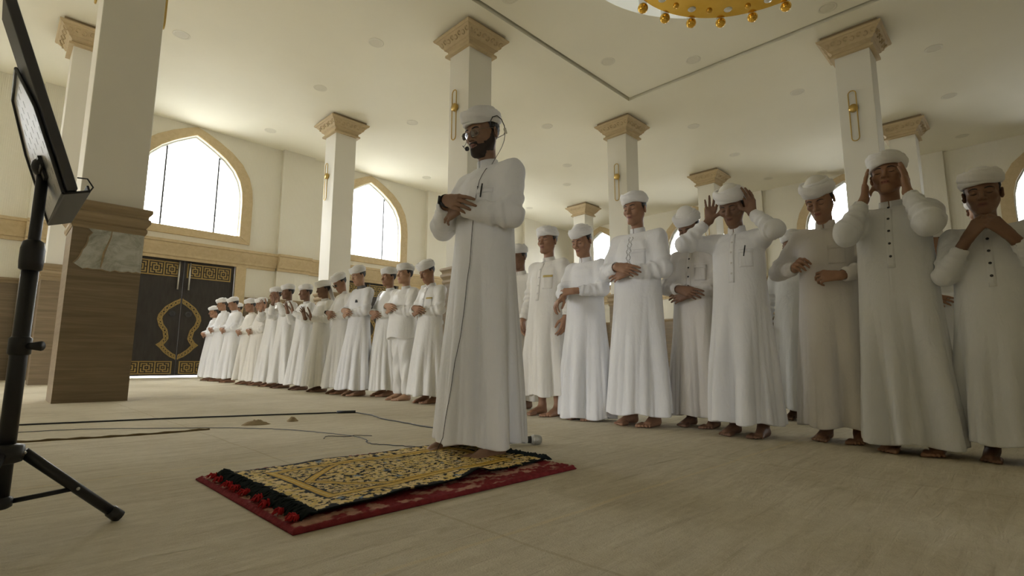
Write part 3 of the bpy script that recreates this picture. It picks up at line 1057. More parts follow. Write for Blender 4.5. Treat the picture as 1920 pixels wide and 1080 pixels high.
def hand(vx, W, d, n, side, hs, curl, spread=0.12, thumb=0.0):
    d = unit(d); n = np.asarray(n, float); n = unit(n - d*(n @ d))
    t = np.cross(n, d) if side == 'R' else np.cross(d, n)
    P0 = lambda a, b_, c=0.0: W + hs*(d*a + t*b_ + n*c)
    kn = [(0.088, 0.031), (0.092, 0.010), (0.086, -0.011), (0.077, -0.030)]
    st = [0.013, 0.004, -0.005, -0.013]
    for i, (a, b_) in enumerate(kn):
        vx.cap(P0(0.0, st[i]), P0(a, b_), 0.0165*hs, 0.0115*hs, 0.012*hs)
    vx.cap(P0(0.03, 0.008, -0.006), P0(0.07, -0.012, -0.005), 0.015*hs, 0.015*hs, 0.015*hs)
    LN = [(0.044, 0.026, 0.022), (0.049, 0.030, 0.023), (0.045, 0.028, 0.022), (0.035, 0.021, 0.020)]
    for i, (a, b_) in enumerate(kn):
        p = P0(a, b_, 0.001)
        dd = unit(d + t*spread*(1.2-0.8*i) )
        ax = np.cross(dd, n)             # rotating about -this bends to the palm
        c = curl[i] if hasattr(curl[i], '__len__') else (curl[i], curl[i]*1.1, curl[i]*0.7)
        rr = [0.0098, 0.0090, 0.0082, 0.0070] if i < 3 else [0.0086, 0.0078, 0.0071, 0.0062]
        ang = 0
        for q in range(3):
            ang += c[q]
            e = p + hs*LN[i][q]*rod(dd, ax, -ang)
            vx.cap(p, e, rr[q]*hs, rr[q+1]*hs, 0.003*hs if q else 0.006*hs)
            p = e
    b0 = P0(0.022, 0.020, -0.006)
    d1 = unit(d*0.62 + t*(0.75-thumb*0.6) - n*(0.28+thumb*0.5)); p1 = b0 + hs*0.044*d1
    d2 = unit(d*0.86 + t*(0.42-thumb*0.7) - n*(0.22+thumb*0.3)); p2 = p1 + hs*0.032*d2
    d3 = unit(d*0.93 + t*(0.25-thumb*0.7) - n*(0.25+thumb*0.3)); p3 = p2 + hs*0.026*d3
    vx.cap(b0, p1, 0.0155*hs, 0.0118*hs, 0.012*hs)
    vx.cap(p1, p2, 0.0112*hs, 0.0102*hs, 0.004*hs)
    vx.cap(p2, p3, 0.0102*hs, 0.0085*hs, 0.003*hs)
    return t

TRUNK = [(1.48, .07, .065, .03), (1.435, .115, .078, .028), (1.40, .152, .090, .022), (1.36, .176, .108, .014), (1.28, .186, .122, .006), (1.15, .182, .128, -.004), (1.00, .188, .138, -.008),
         (.85, .198, .150, -.012), (.65, .212, .166, -.016), (.40, .232, .185, -.02), (.08, .260, .210, -.024)]

def torus_ring(V_, F, n, m):
    for i in range(n):
        for j in range(m):
            F.append((i*m+j, ((i+1) % n)*m+j, ((i+1) % n)*m+(j+1) % m, i*m+(j+1) % m))

def make_turban(Cc, Rh, hs, root, style):
    rs = random.Random(style.get('seed', 1))
    b = MB()
    W3 = lambda q: tuple(Cc + Rh @ (np.asarray(q)*hs))
    big = style.get('bulk', 1.0)
    for layer, (tiltx, tilty, z0, hh, th, grow) in enumerate(((0.03, 0.09, 0.072, 0.034, 0.0155, 0.0), (0.02, -0.16, 0.082, 0.030, 0.0155, 0.0035), (0.0, 0.06, 0.101, 0.024, 0.016, -0.015))):
        n, mm = 72, 20
        ph = rs.uniform(0, 6.28); tilty *= rs.uniform(0.6, 1.3)
        vs = []; fs = []
        for i in range(n):
            a = 2*math.pi*i/n
            cx, cy = math.cos(a), math.sin(a)
            rx, ry = 0.0755+grow, 0.0945+grow
            x, y = rx*cx, 0.012 + ry*cy
            zc = z0 - tiltx*y + tilty*x
            lump = 1 + 0.10*math.sin(2*a+ph) + 0.05*math.sin(5*a+2*ph)
            for j in range(mm):
                p = 2*math.pi*j/mm
                ridge = 0.0036*abs(math.sin(2.0*p + 0.9*a + ph)) + 0.0012*math.sin(7*p + 3*a)
                ro = th*big*lump*math.cos(p)
                if math.cos(p) > -0.2:
                    ro += ridge*1.2
                zz = zc + hh*big*lump*math.sin(p)
                vs.append(W3((x + ro*cx, y + ro*cy, zz)))
        torus_ring(vs, fs, n, mm)
        b.add(vs, fs)
    o = b.build('turban', M['turban'], root, True)
    # the cap under the winding
    c = MB()
    n, mm = 48, 12
    vs = [W3((0, 0.012, 0.046 + style.get('dome', 0.098)))]; fs = []
    dome = style.get('dome', 0.098)
    for j in range(1, mm+1):
        p = math.pi/2*j/mm
        for i in range(n):
            a = 2*math.pi*i/n
            flat = 1 - 0.25*math.cos(p)**2
            vs.append(W3((0.077*math.sin(p)**0.8*math.cos(a), 0.012 + 0.096*math.sin(p)**0.8*math.sin(a), 0.046 + dome*math.cos(p) + 0.0012*math.sin(9*p)*math.sin(16*a)*(1 if style.get('knit') else 0))))
    for i in range(n):
        fs.append((0, 1+i, 1+(i+1) % n))
    for j in range(mm-1):
        for i in range(n):
            fs.append((1+j*n+i, 1+(j+1)*n+i, 1+(j+1)*n+(i+1) % n, 1+j*n+(i+1) % n))
    c.add(vs, fs)
    c.build('cap', M['cap'] if style.get('knit') else M['turban'], o, True)
    if style.get('tail'):
        tb = MB()
        vs = []; fs = []
        pts = [((0.06, 0.095, 0.05), 0.05), ((0.045, 0.115, -0.03), 0.055), ((0.045, 0.12, -0.11), 0.06), ((0.04, 0.14, -0.20), 0.06), ((0.03, 0.15, -0.30), 0.055)]
        for k, (p, w) in enumerate(pts):
            for s_ in (-1, -0.5, 0, 0.5, 1):
                vs.append(W3((p[0]+w*s_, p[1] - 0.03*s_*s_ + 0.006*math.sin(7*s_+k), p[2])))
        for k in range(len(pts)-1):
            for q in range(4):
                fs.append((k*5+q, k*5+q+1, (k+1)*5+q+1, (k+1)*5+q))
        tb.add(vs, fs)
        to = tb.build('tail_end', M['turban'], o, True)
        md = to.modifiers.new('solid', 'SOLIDIFY'); md.thickness = 0.006
    return o

class Surf:
    """ray access to a finished mesh, in the figure's own space"""
    def __init__(s, V_, Q, sel=None):
        if sel is not None:
            keep = sel[Q].all(1); Q = Q[keep]
            used = np.unique(Q); mp = np.full(len(V_), -1); mp[used] = np.arange(len(used))
            V_ = V_[used]; Q = mp[Q]
        s.t = BVHTree.FromPolygons([tuple(p) for p in V_], [tuple(int(i) for i in q) for q in Q])
    def hit(s, o, d):
        r = s.t.ray_cast(Vector(o), Vector(d))
        return (None, None) if r[0] is None else (r[0], r[1])

def patch(surf, pts_uv, d, off, th, name, mat, root):
    """a thin cloth piece lying on the garment: pts_uv = grid of ray origins"""
    rows = []
    for row in pts_uv:
        rr = []
        for o in row:
            p, nn = surf.hit(o, d)
            if p is None:
                return None
            rr.append(np.array(p))
        rows.append(rr)
    A = np.array(rows); dd = unit(d)
    n, mm = A.shape[:2]
    fr = A - dd*(off+th); bk = A + dd*0.004
    vs = [tuple(p) for p in fr.reshape(-1, 3)] + [tuple(p) for p in bk.reshape(-1, 3)]
    N_ = n*mm
    fs = []
    for i in range(n-1):
        for j in range(mm-1):
            fs.append((i*mm+j, i*mm+j+1, (i+1)*mm+j+1, (i+1)*mm+j))
    bd = [i for i in range(mm)] + [i*mm+mm-1 for i in range(1, n)] + [(n-1)*mm+j for j in range(mm-2, -1, -1)] + [i*mm for i in range(n-2, 0, -1)]
    for k in range(len(bd)):
        a, b_ = bd[k], bd[(k+1) % len(bd)]
        fs.append((b_, a, a+N_, b_+N_))
    m_ = MB(); m_.add(vs, fs)
    return m_.build(name, mat, root, True)

def face_bits(surf, Cc, Rh, hs, root, brow=1.0, closed=True):
    H3 = lambda q: Cc + Rh @ (np.asarray(q, float)*hs)
    dv = Rh @ np.array([0, 1.0, 0])
    def on(x, z, off=0.0006):
        p, nn = surf.hit(H3((x, -0.2, z)), dv)
        return None if p is None else np.array(p) - dv*off
    for s_ in (-1, 1):
        eb, la = MB(), MB()
        pts = [on(s_*x, z) for x, z in ((0.014, 0.0195), (0.022, 0.0235), (0.033, 0.0255), (0.043, 0.023), (0.051, 0.017))]
        if all(p is not None for p in pts):
            eb.tube(pts, [0.0022*hs*brow, 0.0034*hs*brow, 0.0034*hs*brow, 0.0027*hs*brow, 0.001*hs], 6)
        zz = [-0.0035, -0.0062, -0.0078, -0.007, -0.004]
        pts = [on(s_*x, z, 0.0004) for x, z in zip((0.0185, 0.025, 0.032, 0.040, 0.0465), zz)]
        if all(p is not None for p in pts):
            la.tube(pts, [0.0008*hs, 0.0015*hs, 0.0018*hs, 0.0016*hs, 0.0008*hs], 5)
        if eb.v: eb.build('eyebrow', M['hair'], root, True)
        if la.v: la.build('eyelash_line', M['lash'], root, True)
    mp = [on(x, -0.0655 + abs(x)*0.03, 0.0002) for x in (-0.021, -0.012, 0, 0.012, 0.021)]
    if all(p is not None for p in mp):
        m_ = MB(); m_.tube(mp, [0.0005*hs, 0.0011*hs, 0.0013*hs, 0.0011*hs, 0.0005*hs], 5)
        m_.build('lip_line', M['lash'], root, True)

def person(X, Y, H_, pose, label, group, facing=0.0, pitch=22, hyaw=0, skin_i=1, cl='white', h=0.006, hr=0.009, seed=1,
           girth=1.0, hem=0.085, hz=None, turban=None, feat=(), shift=0.0, kind='robe', detail=True, hair=True, lean=0.0, sleeve=1.0, feet=((-.095, 0.0), (.095, 0.0)), flare=1.0):
    """one worshipper: continuous body, robe, winding, hair; faces the -X wall"""
    rs = random.Random(seed)
    s = H_/1.75
    hs = 0.45*s + 0.55
    S_ = lambda *p: np.array(p, float)*s
    # ---- skeleton
    neck = S_(0, 0.028 - 0.075*max(0, math.sin(math.radians(pitch)))**1.3, 1.450)
    Rh = rotz(math.radians(hyaw)) @ rotx(math.radians(pitch))
    piv = neck + np.array([0, 0, 0.086*hs])
    Cc = piv + Rh @ (np.array([0, -0.016, 0.098])*hs)
    dz = H_ - (Cc + Rh @ (np.array([0, 0.02, 0.12])*hs))[2]
    up = np.array([0, 0, max(-0.05, min(0.05, dz))])
    neck = neck + up; piv = piv + up; Cc = Cc + up
    sh = {'R': S_(-0.172*girth**.5, 0.025, 1.388) + up*0.9, 'L': S_(0.172*girth**.5, 0.025, 1.388) + up*0.9}
    arms = POSES[pose](s, hz)
    J = {}
    for sd in 'RL':
        W = np.array(arms[sd]['w'], float)
        if girth > 1.0 and W[1] < -0.12*s:
            W = W + np.array([0, -(girth-1)*0.09*s, 0])
        E = ik(sh[sd], W, 0.275*s, 0.255*s, arms[sd]['pole'])
        J[sd] = (sh[sd], E, W)
    # ---- body (one surface)
    allp = np.array([p for sd in 'RL' for p in J[sd]] + [Cc])
    lo = np.minimum(allp.min(0) - 0.24, np.array([-0.20*s, -0.26*s, -0.02])); hi = np.maximum(allp.max(0) + 0.24, np.array([0.2*s, 0.2*s, H_+0.05]))
    hi[2] = max(H_+0.04, J['R'][2][2]+0.24, J['L'][2][2]+0.24); lo[2] = -0.02
    vx = Vox(lo, hi, h)
    vx.cap(S_(0, .03, 1.33)+up, S_(0, .02, 1.08), .075*s, .085*s)
    vx.cap(S_(-.085, .03, 1.32)+up, S_(.085, .03, 1.32)+up, .065*s, .065*s, .04*s)
    vx.cap(S_(-.05, .02, .97), S_(.05, .02, .97), .10*s, .10*s, .06*s)
    vx.cap(sh['R'], sh['L'], .040*s, .040*s, .03*s)
    vx.cap(neck - np.array([0, 0, .06*s]), Cc + Rh @ (np.array([0, .022, -.035])*hs), .050*hs, .046*hs, .03*s)
    fx = feet
    for (x, yo) in fx:
        x *= s; yo *= s; sg = -1 if x < 0 else 1; kx = sg*.5*(abs(x)+.07*s)
        vx.cap(S_(sg*.065, .01, .93), np.array([kx, yo*.6, .50*s]), .072*s, .050*s, .03*s)
        vx.cap(np.array([kx, yo*.6, .50*s]), np.array([x, yo+.03*s, .09*s]), .054*s, .034*s, .02*s)
        vx.cap(np.array([x, yo+.03*s, .09*s]), np.array([x, yo+.052*s, .03*s]), .035*s, .030*s, .02*s)
        vx.cap(np.array([x, yo+.0*s, .05*s]), np.array([x+sg*.012*s, yo-.115*s, .022*s]), .036*s, .021*s, .03*s)
        vx.cap(np.array([x+sg*.02*s, yo+.02*s, .03*s]), np.array([x+sg*.03*s, yo-.10*s, .018*s]), .028*s, .018*s, .02*s)
        for q in range(5):
            tx = x + s*(-sg*.030 + sg*.0165*q)
            L_ = (.068, .064, .055, .044, .032)[q]
            r_ = (.0135, .0105, .0098, .0092, .0088)[q]
            vx.cap(np.array([tx, yo-.105*s, .019*s]), np.array([tx + sg*.004*s*(q-1), yo-.105*s-L_*s, .0125*s]), (r_+.003)*s, r_*s, .007*s)
    for sd in 'RL':
        A, E, W = J[sd]
        sg = -1 if sd == 'R' else 1
        vx.cap(A, E, .048*s, .038*s, .03*s)
        fe = unit(E-W)
        vx.cap(E, W, .039*s, .0265*hs, .02*s)
        hd = arms[sd]
        hand(vx, W, hd['d'], hd['n'], sd, hs, hd.get('curl', (.35, .38, .42, .45)), hd.get('spread', .1), hd.get('thumb', .2))
    # head
    Hp = lambda *q: Cc + Rh @ (np.array(q, float)*hs)
    e = lambda c, r, k=0.012, op='u', rot=None: vx.ell(Hp(*c), np.array(r)*hs, k*hs, op, Rh if rot is None else Rh @ rot)
    c_ = lambda a, b_, ra, rb, k=0.012, op='u': vx.cap(Hp(*a), Hp(*b_), ra*hs, rb*hs, k*hs, op)
    e((0, .016, .034), (.074, .094, .088), .02)
    e((0, -.022, -.032), (.0555, .066, .080), .03)
    for g_ in (-1, 1):
        c_((g_*.047, .008, -.046), (g_*.018, -.068, -.101), .020, .017, .03)
        e((g_*.040, -.058, -.024), (.023, .026, .021), .025)
        c_((g_*.012, -.080, .0205), (g_*.046, -.066, .018), .0125, .011, .014)
    e((0, -.079, -.101), (.018, .016, .016), .02)
    c_((0, -.072, -.055), (0, -.074, -.075), .024, .022, .02)
    for g_ in (-1, 1):
        e((g_*.0325, -.095, -.001), (.019, .019, .0125), .012, 's')
        e((g_*.0325, -.0735, -.0015), (.0150, .0135, .0115), .005)
    c_((0, -.083, .014), (0, -.1105, -.030), .0075, .0115, .010)
    for g_ in (-1, 1):
        e((g_*.0125, -.0975, -.034), (.0085, .010, .0075), .006)
        e((g_*.006, -.107, -.0425), (.0035, .005, .003), .003, 's')
    e((0, -.0935, -.0595), (.0215, .0085, .0058), .005)
    e((0, -.0915, -.0700), (.0185, .0085, .0068), .005)
    c_((-.022, -.094, -.0650), (.022, -.094, -.0650), .0018, .0018, .003, 's')
    for g_ in (-1, 1):
        rt = rotz(g_*0.48) @ rotx(0.18)
        e((g_*.079, .018, -.010), (.0085, .0190, .031), .006, rot=rt)
        e((g_*.087, .012, -.007), (.006, .010, .017), .004, 's', rot=rt)
    V_, Q = vx.mesh()
    V_ = relax(V_, Q, 1, 0.35)
    V_[:, 2] = np.maximum(V_[:, 2], 0.003)
    me = np_mesh('person', V_, Q)
    loc = (V_ - Cc) @ Rh/hs
    g = np.exp(-((loc[:, 0]/.020)**4 + ((loc[:, 2]+.0648)/.0105)**4)) * (loc[:, 1] < -.085)
    at = me.attributes.new('lip_tone', 'FLOAT', 'POINT'); at.data.foreach_set('value', np.ascontiguousarray(g, f32))
    root = link('person', me, SK[skin_i])
    root.location = (X, Y, 0.0)
    root.rotation_euler = (0, 0, math.radians(-90 + facing))
    tag(root, label, 'person', group)
    headsel = np.linalg.norm(V_-Cc, axis=1) < 0.19*hs
    if detail:
        hsurf = Surf(V_, Q, headsel)
        face_bits(hsurf, Cc, Rh, hs, root, brow=1.3 if 'brow' in feat else 1.0)
    # ---- hair
    if hair:
        hv = Vox(Cc - 0.15*hs, Cc + 0.16*hs, max(0.0045, h*0.9))
        def hf(Xa, Ya, Za):
            x, y, z = Xa-f32(Cc[0]), Ya-f32(Cc[1]), Za-f32(Cc[2])
            q = [(x*f32(Rh[0, i]) + y*f32(Rh[1, i]) + z*f32(Rh[2, i]))/f32(hs) for i in range(3)]
            rad = (.0785, .0985, .0915)
            k0 = np.sqrt((q[0]/rad[0])**2 + ((q[1]-.016)/rad[1])**2 + ((q[2]-.033)/rad[2])**2)
            d = (k0-1)*f32(.08)
            nz = .0012*np.sin(260*q[0])*np.sin(240*q[2]) + .001*np.sin(300*q[1])
            cut = np.maximum(-.012 - q[1] - .55*np.maximum(q[2]-.03, 0), -.020 + .85*np.maximum(.03-q[1], -.045) - q[2])
            cut = np.maximum(cut, -.052 - q[2])
            return np.maximum(d-nz, cut)*hs
        hv.put(hf, Cc-.14*hs, Cc+.14*hs)
        hV, hQ = hv.mesh()
        if len(hQ):
            link('hair', np_mesh('hair', hV, hQ), M['hair'], root)
    # ---- winding
    st = dict(seed=seed); st.update(turban or {})
    make_turban(Cc, Rh, hs*1.03, root, st)
    # ---- garment
    zb = hem
    glo = np.minimum(allp.min(0) - 0.13, np.array([-0.37*s*girth, -0.34*s*girth, zb-0.03]))
    ghi = np.maximum(allp[:6].max(0) + 0.13, np.array([0.37*s*girth, 0.30*s*girth, 1.56*s+0.05])); glo[2] = zb-0.03
    gv = Vox(glo, ghi, hr)
    T = np.array(TRUNK)
    zt = T[::-1, 0]*s + np.where(T[::-1, 0] > 1.2, up[2], 0)
    ks = [rs.choice((4, 5)), rs.choice((6, 7)), rs.choice((9, 10)), rs.choice((12, 13))]
    phs = [rs.uniform(0, 6.28) for _ in ks]
    am = [rs.uniform(.5, 1.), rs.uniform(.7, 1.), rs.uniform(.5, .9), rs.uniform(.15, .4)]
    tw = rs.uniform(-.5, .5)
    tunic = kind == 'tunic'
    def trunk(Xa, Ya, Za, shrink=0.0, scale=1.0, fold=True):
        z = Za
        gi = 1 + (girth-1)*np.exp(-((z/s-1.0)/.42)**2)*1.0 + (girth-1)*.45
        zz = z
        rx = np.interp(zz, zt, T[::-1, 1]*s).astype(f32)*gi - f32(shrink)
        ry = np.interp(zz, zt, T[::-1, 2]*s).astype(f32)*gi - f32(shrink)
        if tunic:
            lowz = z/s
            rx = np.where(lowz < .85, np.minimum(rx, (.20*gi*s - f32(shrink))), rx)
            ry = np.where(lowz < .85, np.minimum(ry, (.15*gi*s - f32(shrink))), ry)
        cy = np.interp(zz, zt, T[::-1, 3]*s).astype(f32) - f32(.02*(girth-1))*s + f32(lean)*np.maximum(z-.2, 0)
        fl = 1 + (flare-1)*np.clip((1.0*s-z)/(.9*s), 0, 1)
        rx = rx*fl; ry = ry*fl
        x = Xa/rx; y = (Ya-cy)/ry
        rho = np.sqrt(x*x+y*y)
        d = (rho-1)*np.minimum(rx, ry)
        if fold:
            th = np.arctan2(y, x)
            hgt = np.clip((1.22*s-z)/(1.15*s), 0, 1)
            A = f32(.049*s)*hgt**0.65*(0.4 if tunic else 1.0)
            fo = 0
            for kk, pp_, aa in zip(ks, phs, am):
                u = kk*th + pp_ + tw*(1-hgt)*3
                u = u + f32(.35)*np.sin(f32(3.1)*z/s + pp_) 
                fo = fo + aa*(2.1*np.abs(np.cos(u*f32(.5)))**f32(.85)-1.2)*(1.1 if kk < 6 else 1.0)*np.clip(hgt*f32(2.2)-f32(.12*(kk-4)), 0, 1)
            d = d - A*fo*f32(.50)
            # drag lines across the chest and a soft belly crease
            up_ = np.clip((z/s-1.02)/.2, 0, 1)*np.clip((1.40-z/s)/.1, 0, 1)
            d = d - f32(.0075*s)*up_*((.5+.5*np.sin(24*z/s + 6*np.abs(x) + 3*x + phs[1]))**2-.35) * (0.6+0.4*np.cos(3*th+phs[2]))
        return d
    hemz = lambda Xa, Ya: zb + .010*s*np.sin(5*np.arctan2(Ya, Xa)+phs[0])
    top = 1.432*s + up[2]
    tz0 = .78*s if tunic else zb
    def tr_fn(Xa, Ya, Za):
        return np.maximum(np.maximum(trunk(Xa, Ya, Za), (hemz(Xa, Ya) if not tunic else tz0 + .012*np.sin(3*np.arctan2(Ya, Xa))) - Za), Za-top)
    wid = .36*s*girth**1.3
    gv.put(tr_fn, (-wid, -wid, tz0), (wid, wid, top))
    for sg in (-1, 1):
        gv.cap(S_(sg*.045, .030, 1.380)+up, sh['L' if sg > 0 else 'R'] + np.array([sg*-.01*s, 0, -.008*s]), .056*s, .058*s, .05*s)
    gv.cap(neck + np.array([0, .004*s, -.11*s]), neck + np.array([0, -.0*s, -.070*s]), .068*s, .056*hs, .03*s)
    if tunic:
        for (x, yo) in fx:
            x *= s; yo *= s
            gv.cap(np.array([x*.8, 0, .86*s]), np.array([x, yo+.03*s, .12*s]), .105*s, .072*s, .03*s, mod=lambda t, a, b_, c: f32(.006)*np.sin(16*t + 60*a))
    for sd in 'RL':
        A, E, W = J[sd]
        fe = unit(W-E)
        ph = rs.uniform(0, 6.28); ph2 = rs.uniform(0, 6.28)
        def m1(t, a, b_, c, ph=ph):
            return f32(.017*s)*np.exp(-((t-.92)/.34)**2)*((.5+.5*np.sin(19*t + 30*b_/s + 20*a/s + ph))**2-.35) + f32(.008*s)*np.exp(-((t-.1)/.3)**2)*((.5+.5*np.sin(10*t+60*a/s+30*b_/s+ph))**2-.35)
        def m2(t, a, b_, c, ph=ph2):
            return f32(.016*s)*np.exp(-((t-.10)/.42)**2)*((.5+.5*np.sin(20*t - 32*c/s + 16*a/s + ph))**2-.35) + f32(.007*s)*((.5+.5*np.sin(24*t + 30*c/s + 12*b_/s + ph))**2-.35)
        wc = W - fe*arms[sd].get('cuff', .018)*s
        gv.cap(A, E, .063*s*sleeve, .056*s*sleeve, .045*s, mod=m1)
        gv.cap(E, wc, .056*s*sleeve, .042*s*(0.5+0.5*sleeve), .03*s, mod=m2)
        if arms[sd].get('drape', True):
            dn = np.array([0, 0, -.030*s])
            gv.cap(E + dn*0.7, E + (wc-E)*.85 + dn*.5, .042*s*sleeve, .030*s, .03*s, mod=m2)
        gv.cap(wc - fe*.012*s, wc + fe*.10*s, .042*s*(0.5+0.5*sleeve)*0.74, .036*s*(0.5+0.5*sleeve), .006, 's')
        # the cut plane of the cuff
        def cutp(Xa, Ya, Za, wc=wc, fe=fe):
            q = (Xa-wc[0])*fe[0] + (Ya-wc[1])*fe[1] + (Za-wc[2])*fe[2]
            r = np.sqrt((Xa-wc[0])**2 + (Ya-wc[1])**2 + (Za-wc[2])**2)
            return np.maximum(f32(.012*s)-q, r-f32(.066*s))
        gv.put(cutp, wc-.07*s, wc+.07*s, 0.0, 's')
    # collar opening and hollow skirt
    if not tunic:
        gv.put(lambda Xa, Ya, Za: np.maximum(trunk(Xa, Ya, Za, fold=False) + f32(max(.014, hr*1.7)+.050*s), Za-f32(zb+.45*s)), (-wid, -wid, zb-.03), (wid, wid, zb+.45*s), 0.0, 's')
    gV, gQ = gv.mesh()
    gV = relax(gV, gQ, 1, 0.4)
    rob = link('tunic_and_trousers' if tunic else 'robe', np_mesh('robe', gV, gQ), CL[cl], root)
    if detail and any(f_ in feat for f_ in ('placket', 'buttons', 'pocket', 'ochre_pocket', 'pen', 'wide_pocket', 'embroidery', 'badge', 'lightbuttons')):
        gs = Surf(gV, gQ)
        fwd = np.array([0, 1.0, 0])
        zt_ = 1.415*s + up[2]
        zlow = zt_ - .36*s
        if 'placket' in feat or 'buttons' in feat or 'lightbuttons' in feat:
            grid = [[np.array([x*s, -1.0, z]) for x in (-.019, -.006, .006, .019)] for z in np.linspace(zt_, zlow, 14)]
            patch(gs, grid, fwd, .001, .0022, 'placket', CL[cl], rob)
            n_b = 5
            for q in range(n_b):
                z = zt_ + .012*s - q*(zt_-zlow)/(n_b-.3)
                p, nn = gs.hit((0, -1.0, z), fwd)
                if p is None: continue
                bb = MB(); bb.lathe([(.0005, 0), (.0062, 0), (.0068, .0015), (.005, .003), (.0005, .0028)], 12)
                bo = bb.build('button', M['button'] if 'buttons' in feat else M['lightbutton'], rob, True)
                nn = Vector(nn)
                if nn.y > 0: nn = -nn
                bo.location = Vector(p) + Vector((0, -.004, 0))
                bo.rotation_euler = nn.to_track_quat('Z', 'Y').to_euler()
        if 'pocket' in feat or 'ochre_pocket' in feat or 'wide_pocket' in feat:
            x0, x1 = (.052, .135) if 'wide_pocket' not in feat else (.03, .125)
            z1_ = 1.285*s + up[2]; z0_ = z1_ - .125*s
            def gr_(xa, xb, za, zb_, n, mm): return [[np.array([x*s, -1.0, z]) for x in np.linspace(xa, xb, mm)] for z in np.linspace(za, zb_, n)]
            po = patch(gs, gr_(x0, x1, z1_, z0_, 10, 7), fwd, .0015, .003, 'pocket', CL[cl], rob)
            if po is not None:
                if 'ochre_pocket' in feat:
                    patch(gs, gr_(x0, x1, z1_+.004, z1_-.016*s, 3, 7), fwd, .004, .0015, 'pocket_hem', M['ochre'], po)
                else:
                    patch(gs, gr_(x0-.002, x1+.002, z1_+.004, z1_-.022*s, 3, 7), fwd, .0045, .0018, 'pocket_flap', CL[cl], po)
            if 'pen' in feat:
                p, nn = gs.hit((.085*s, -1.0, z1_+.002), fwd)
                if p is not None:
                    pb = MB(); p = np.array(p)
                    pb.tube([p + (.008, -.007, .025), p + (.004, -.009, .0), p + (-.004, -.010, -.045)], [.0035, .0045, .003], 8)
                    pb.build('pen', M['black'], rob, True)
        if 'embroidery' in feat:
            eb = MB()
            for q in range(22):
                z = zt_ - .02*s - q*.0105*s
                for sx in (-1, 1):
                    p, nn = gs.hit((sx*(.012+.006*math.sin(q*1.3))*s, -1.0, z), fwd)
                    if p is not None: eb.sphere((p[0], p[1]-.001, p[2]), .0042, 6, 4)
            eb.build('embroidery', M['grey_thread'], rob, True)
        if 'badge' in feat:
            p, nn = gs.hit((.09*s, -1.0, 1.25*s+up[2]), fwd)
            if p is not None:
                bb = MB(); p = np.array(p)
                bb.obox(p + (0, -.006, 0), (.018, .004, 0), (0, .004, 0), (0, 0, .014)); bb.obox(p + (-.008, -.006, .016), (.008, 0, 0), (0, .004, 0), (0, 0, .01))
                bb.build('badge', M['black'], rob)
    cb = MB()
    n_, prof_ = 40, [(.066, -.022), (.0595, .0), (.0560, .030), (.0545, .0380), (.0522, .0380), (.0528, .0), (.055, -.022)]
    vs_ = []; fs_ = []
    cdir = Cc - neck; tl = (Rh @ np.array([0, 0.02, -0.03]))*hs
    for i_ in range(n_):
        a = -math.pi/2 + .05 + (2*math.pi-.10)*i_/(n_-1)
        for r_, z_ in prof_:
            frac = max(0, z_)/.04
            dip = .008*max(0, -math.sin(a))*frac
            vs_.append(tuple(neck + np.array([r_*hs*math.cos(a), r_*hs*1.02*math.sin(a) - .006*frac*hs + .004, z_*hs*1.05 - dip*hs - .004 + .006*math.sin(a)])))
    m_ = len(prof_)
    for i_ in range(n_-1):
        for j_ in range(m_-1):
            fs_.append((i_*m_+j_, (i_+1)*m_+j_, (i_+1)*m_+j_+1, i_*m_+j_+1))
    fs_ += [tuple(range(m_)), tuple((n_-1)*m_+q for q in reversed(range(m_)))]
    cb.add(vs_, fs_)
    cb.build('collar', M['grey_cloth'] if 'grey_collar' in feat else CL[cl], rob, True)
    return dict(root=root, Cc=Cc, Rh=Rh, hs=hs, s=s, J=J, piv=piv, up=up, V=V_, Q=Q, robe=rob, gV=gV, gQ=gQ, arms=arms, headsel=headsel)
M['grey_thread'] = new_mat('grey_thread', (0.32, 0.31, 0.29), 0.7)

# ---- poses: wrists and hands in the figure's own space (front is -y, its own left is +x)
def _p(s, *v): return np.array(v, float)*s
def pose_fold(s, hz):
    z = 1.10*s if hz is None else hz
    return {'R': dict(w=np.array([-.030*s, -.232*s, z+.022*s]), pole=(-1, .35, -.75), d=(.93, -.02, -.30), n=(.0, -1, .25), curl=((.15, .25, .2), (.28, .4, .3), (.36, .45, .35), (.42, .5, .4)), spread=.05, thumb=.5, cuff=.03),
            'L': dict(w=np.array([.035*s, -.190*s, z-.018*s]), pole=(1, .35, -.75), d=(-.96, -.10, -.18), n=(.05, -1, .1), curl=(.25, .28, .3, .35), spread=.03, thumb=.3, cuff=.02)}
def pose_fold_low(s, hz):
    p = pose_fold(s, (hz or 1.0*s)); p['R']['w'] += _p(s, -.01, .01, -.01); return p
def pose_down(s, hz):
    return {'R': dict(w=_p(s, -.265, -.055, .88), pole=(-.6, 1, 0), d=(.12, -.16, -1), n=(-1, -.2, 0), curl=(.35, .38, .42, .45), drape=False),
            'L': dict(w=_p(s, .265, -.055, .88), pole=(.6, 1, 0), d=(-.12, -.16, -1), n=(1, -.2, 0), curl=(.35, .38, .42, .45), drape=False)}
def pose_cuff(s, hz):
    z = 1.03*s if hz is None else hz
    return {'R': dict(w=np.array([-.01*s, -.32*s, z-.02*s]), pole=(-1, .3, -.8), d=(-.15, -.75, -.6), n=(-.3, -.5, .8), curl=(.5, .5, .5, .5), thumb=.5, cuff=.0),
            'L': dict(w=np.array([.085*s, -.285*s, z+.03*s]), pole=(1, .2, -.8), d=(-.93, -.28, -.05), n=(.1, -.8, .6), curl=(.5, .55, .6, .6), thumb=.5, cuff=.05)}
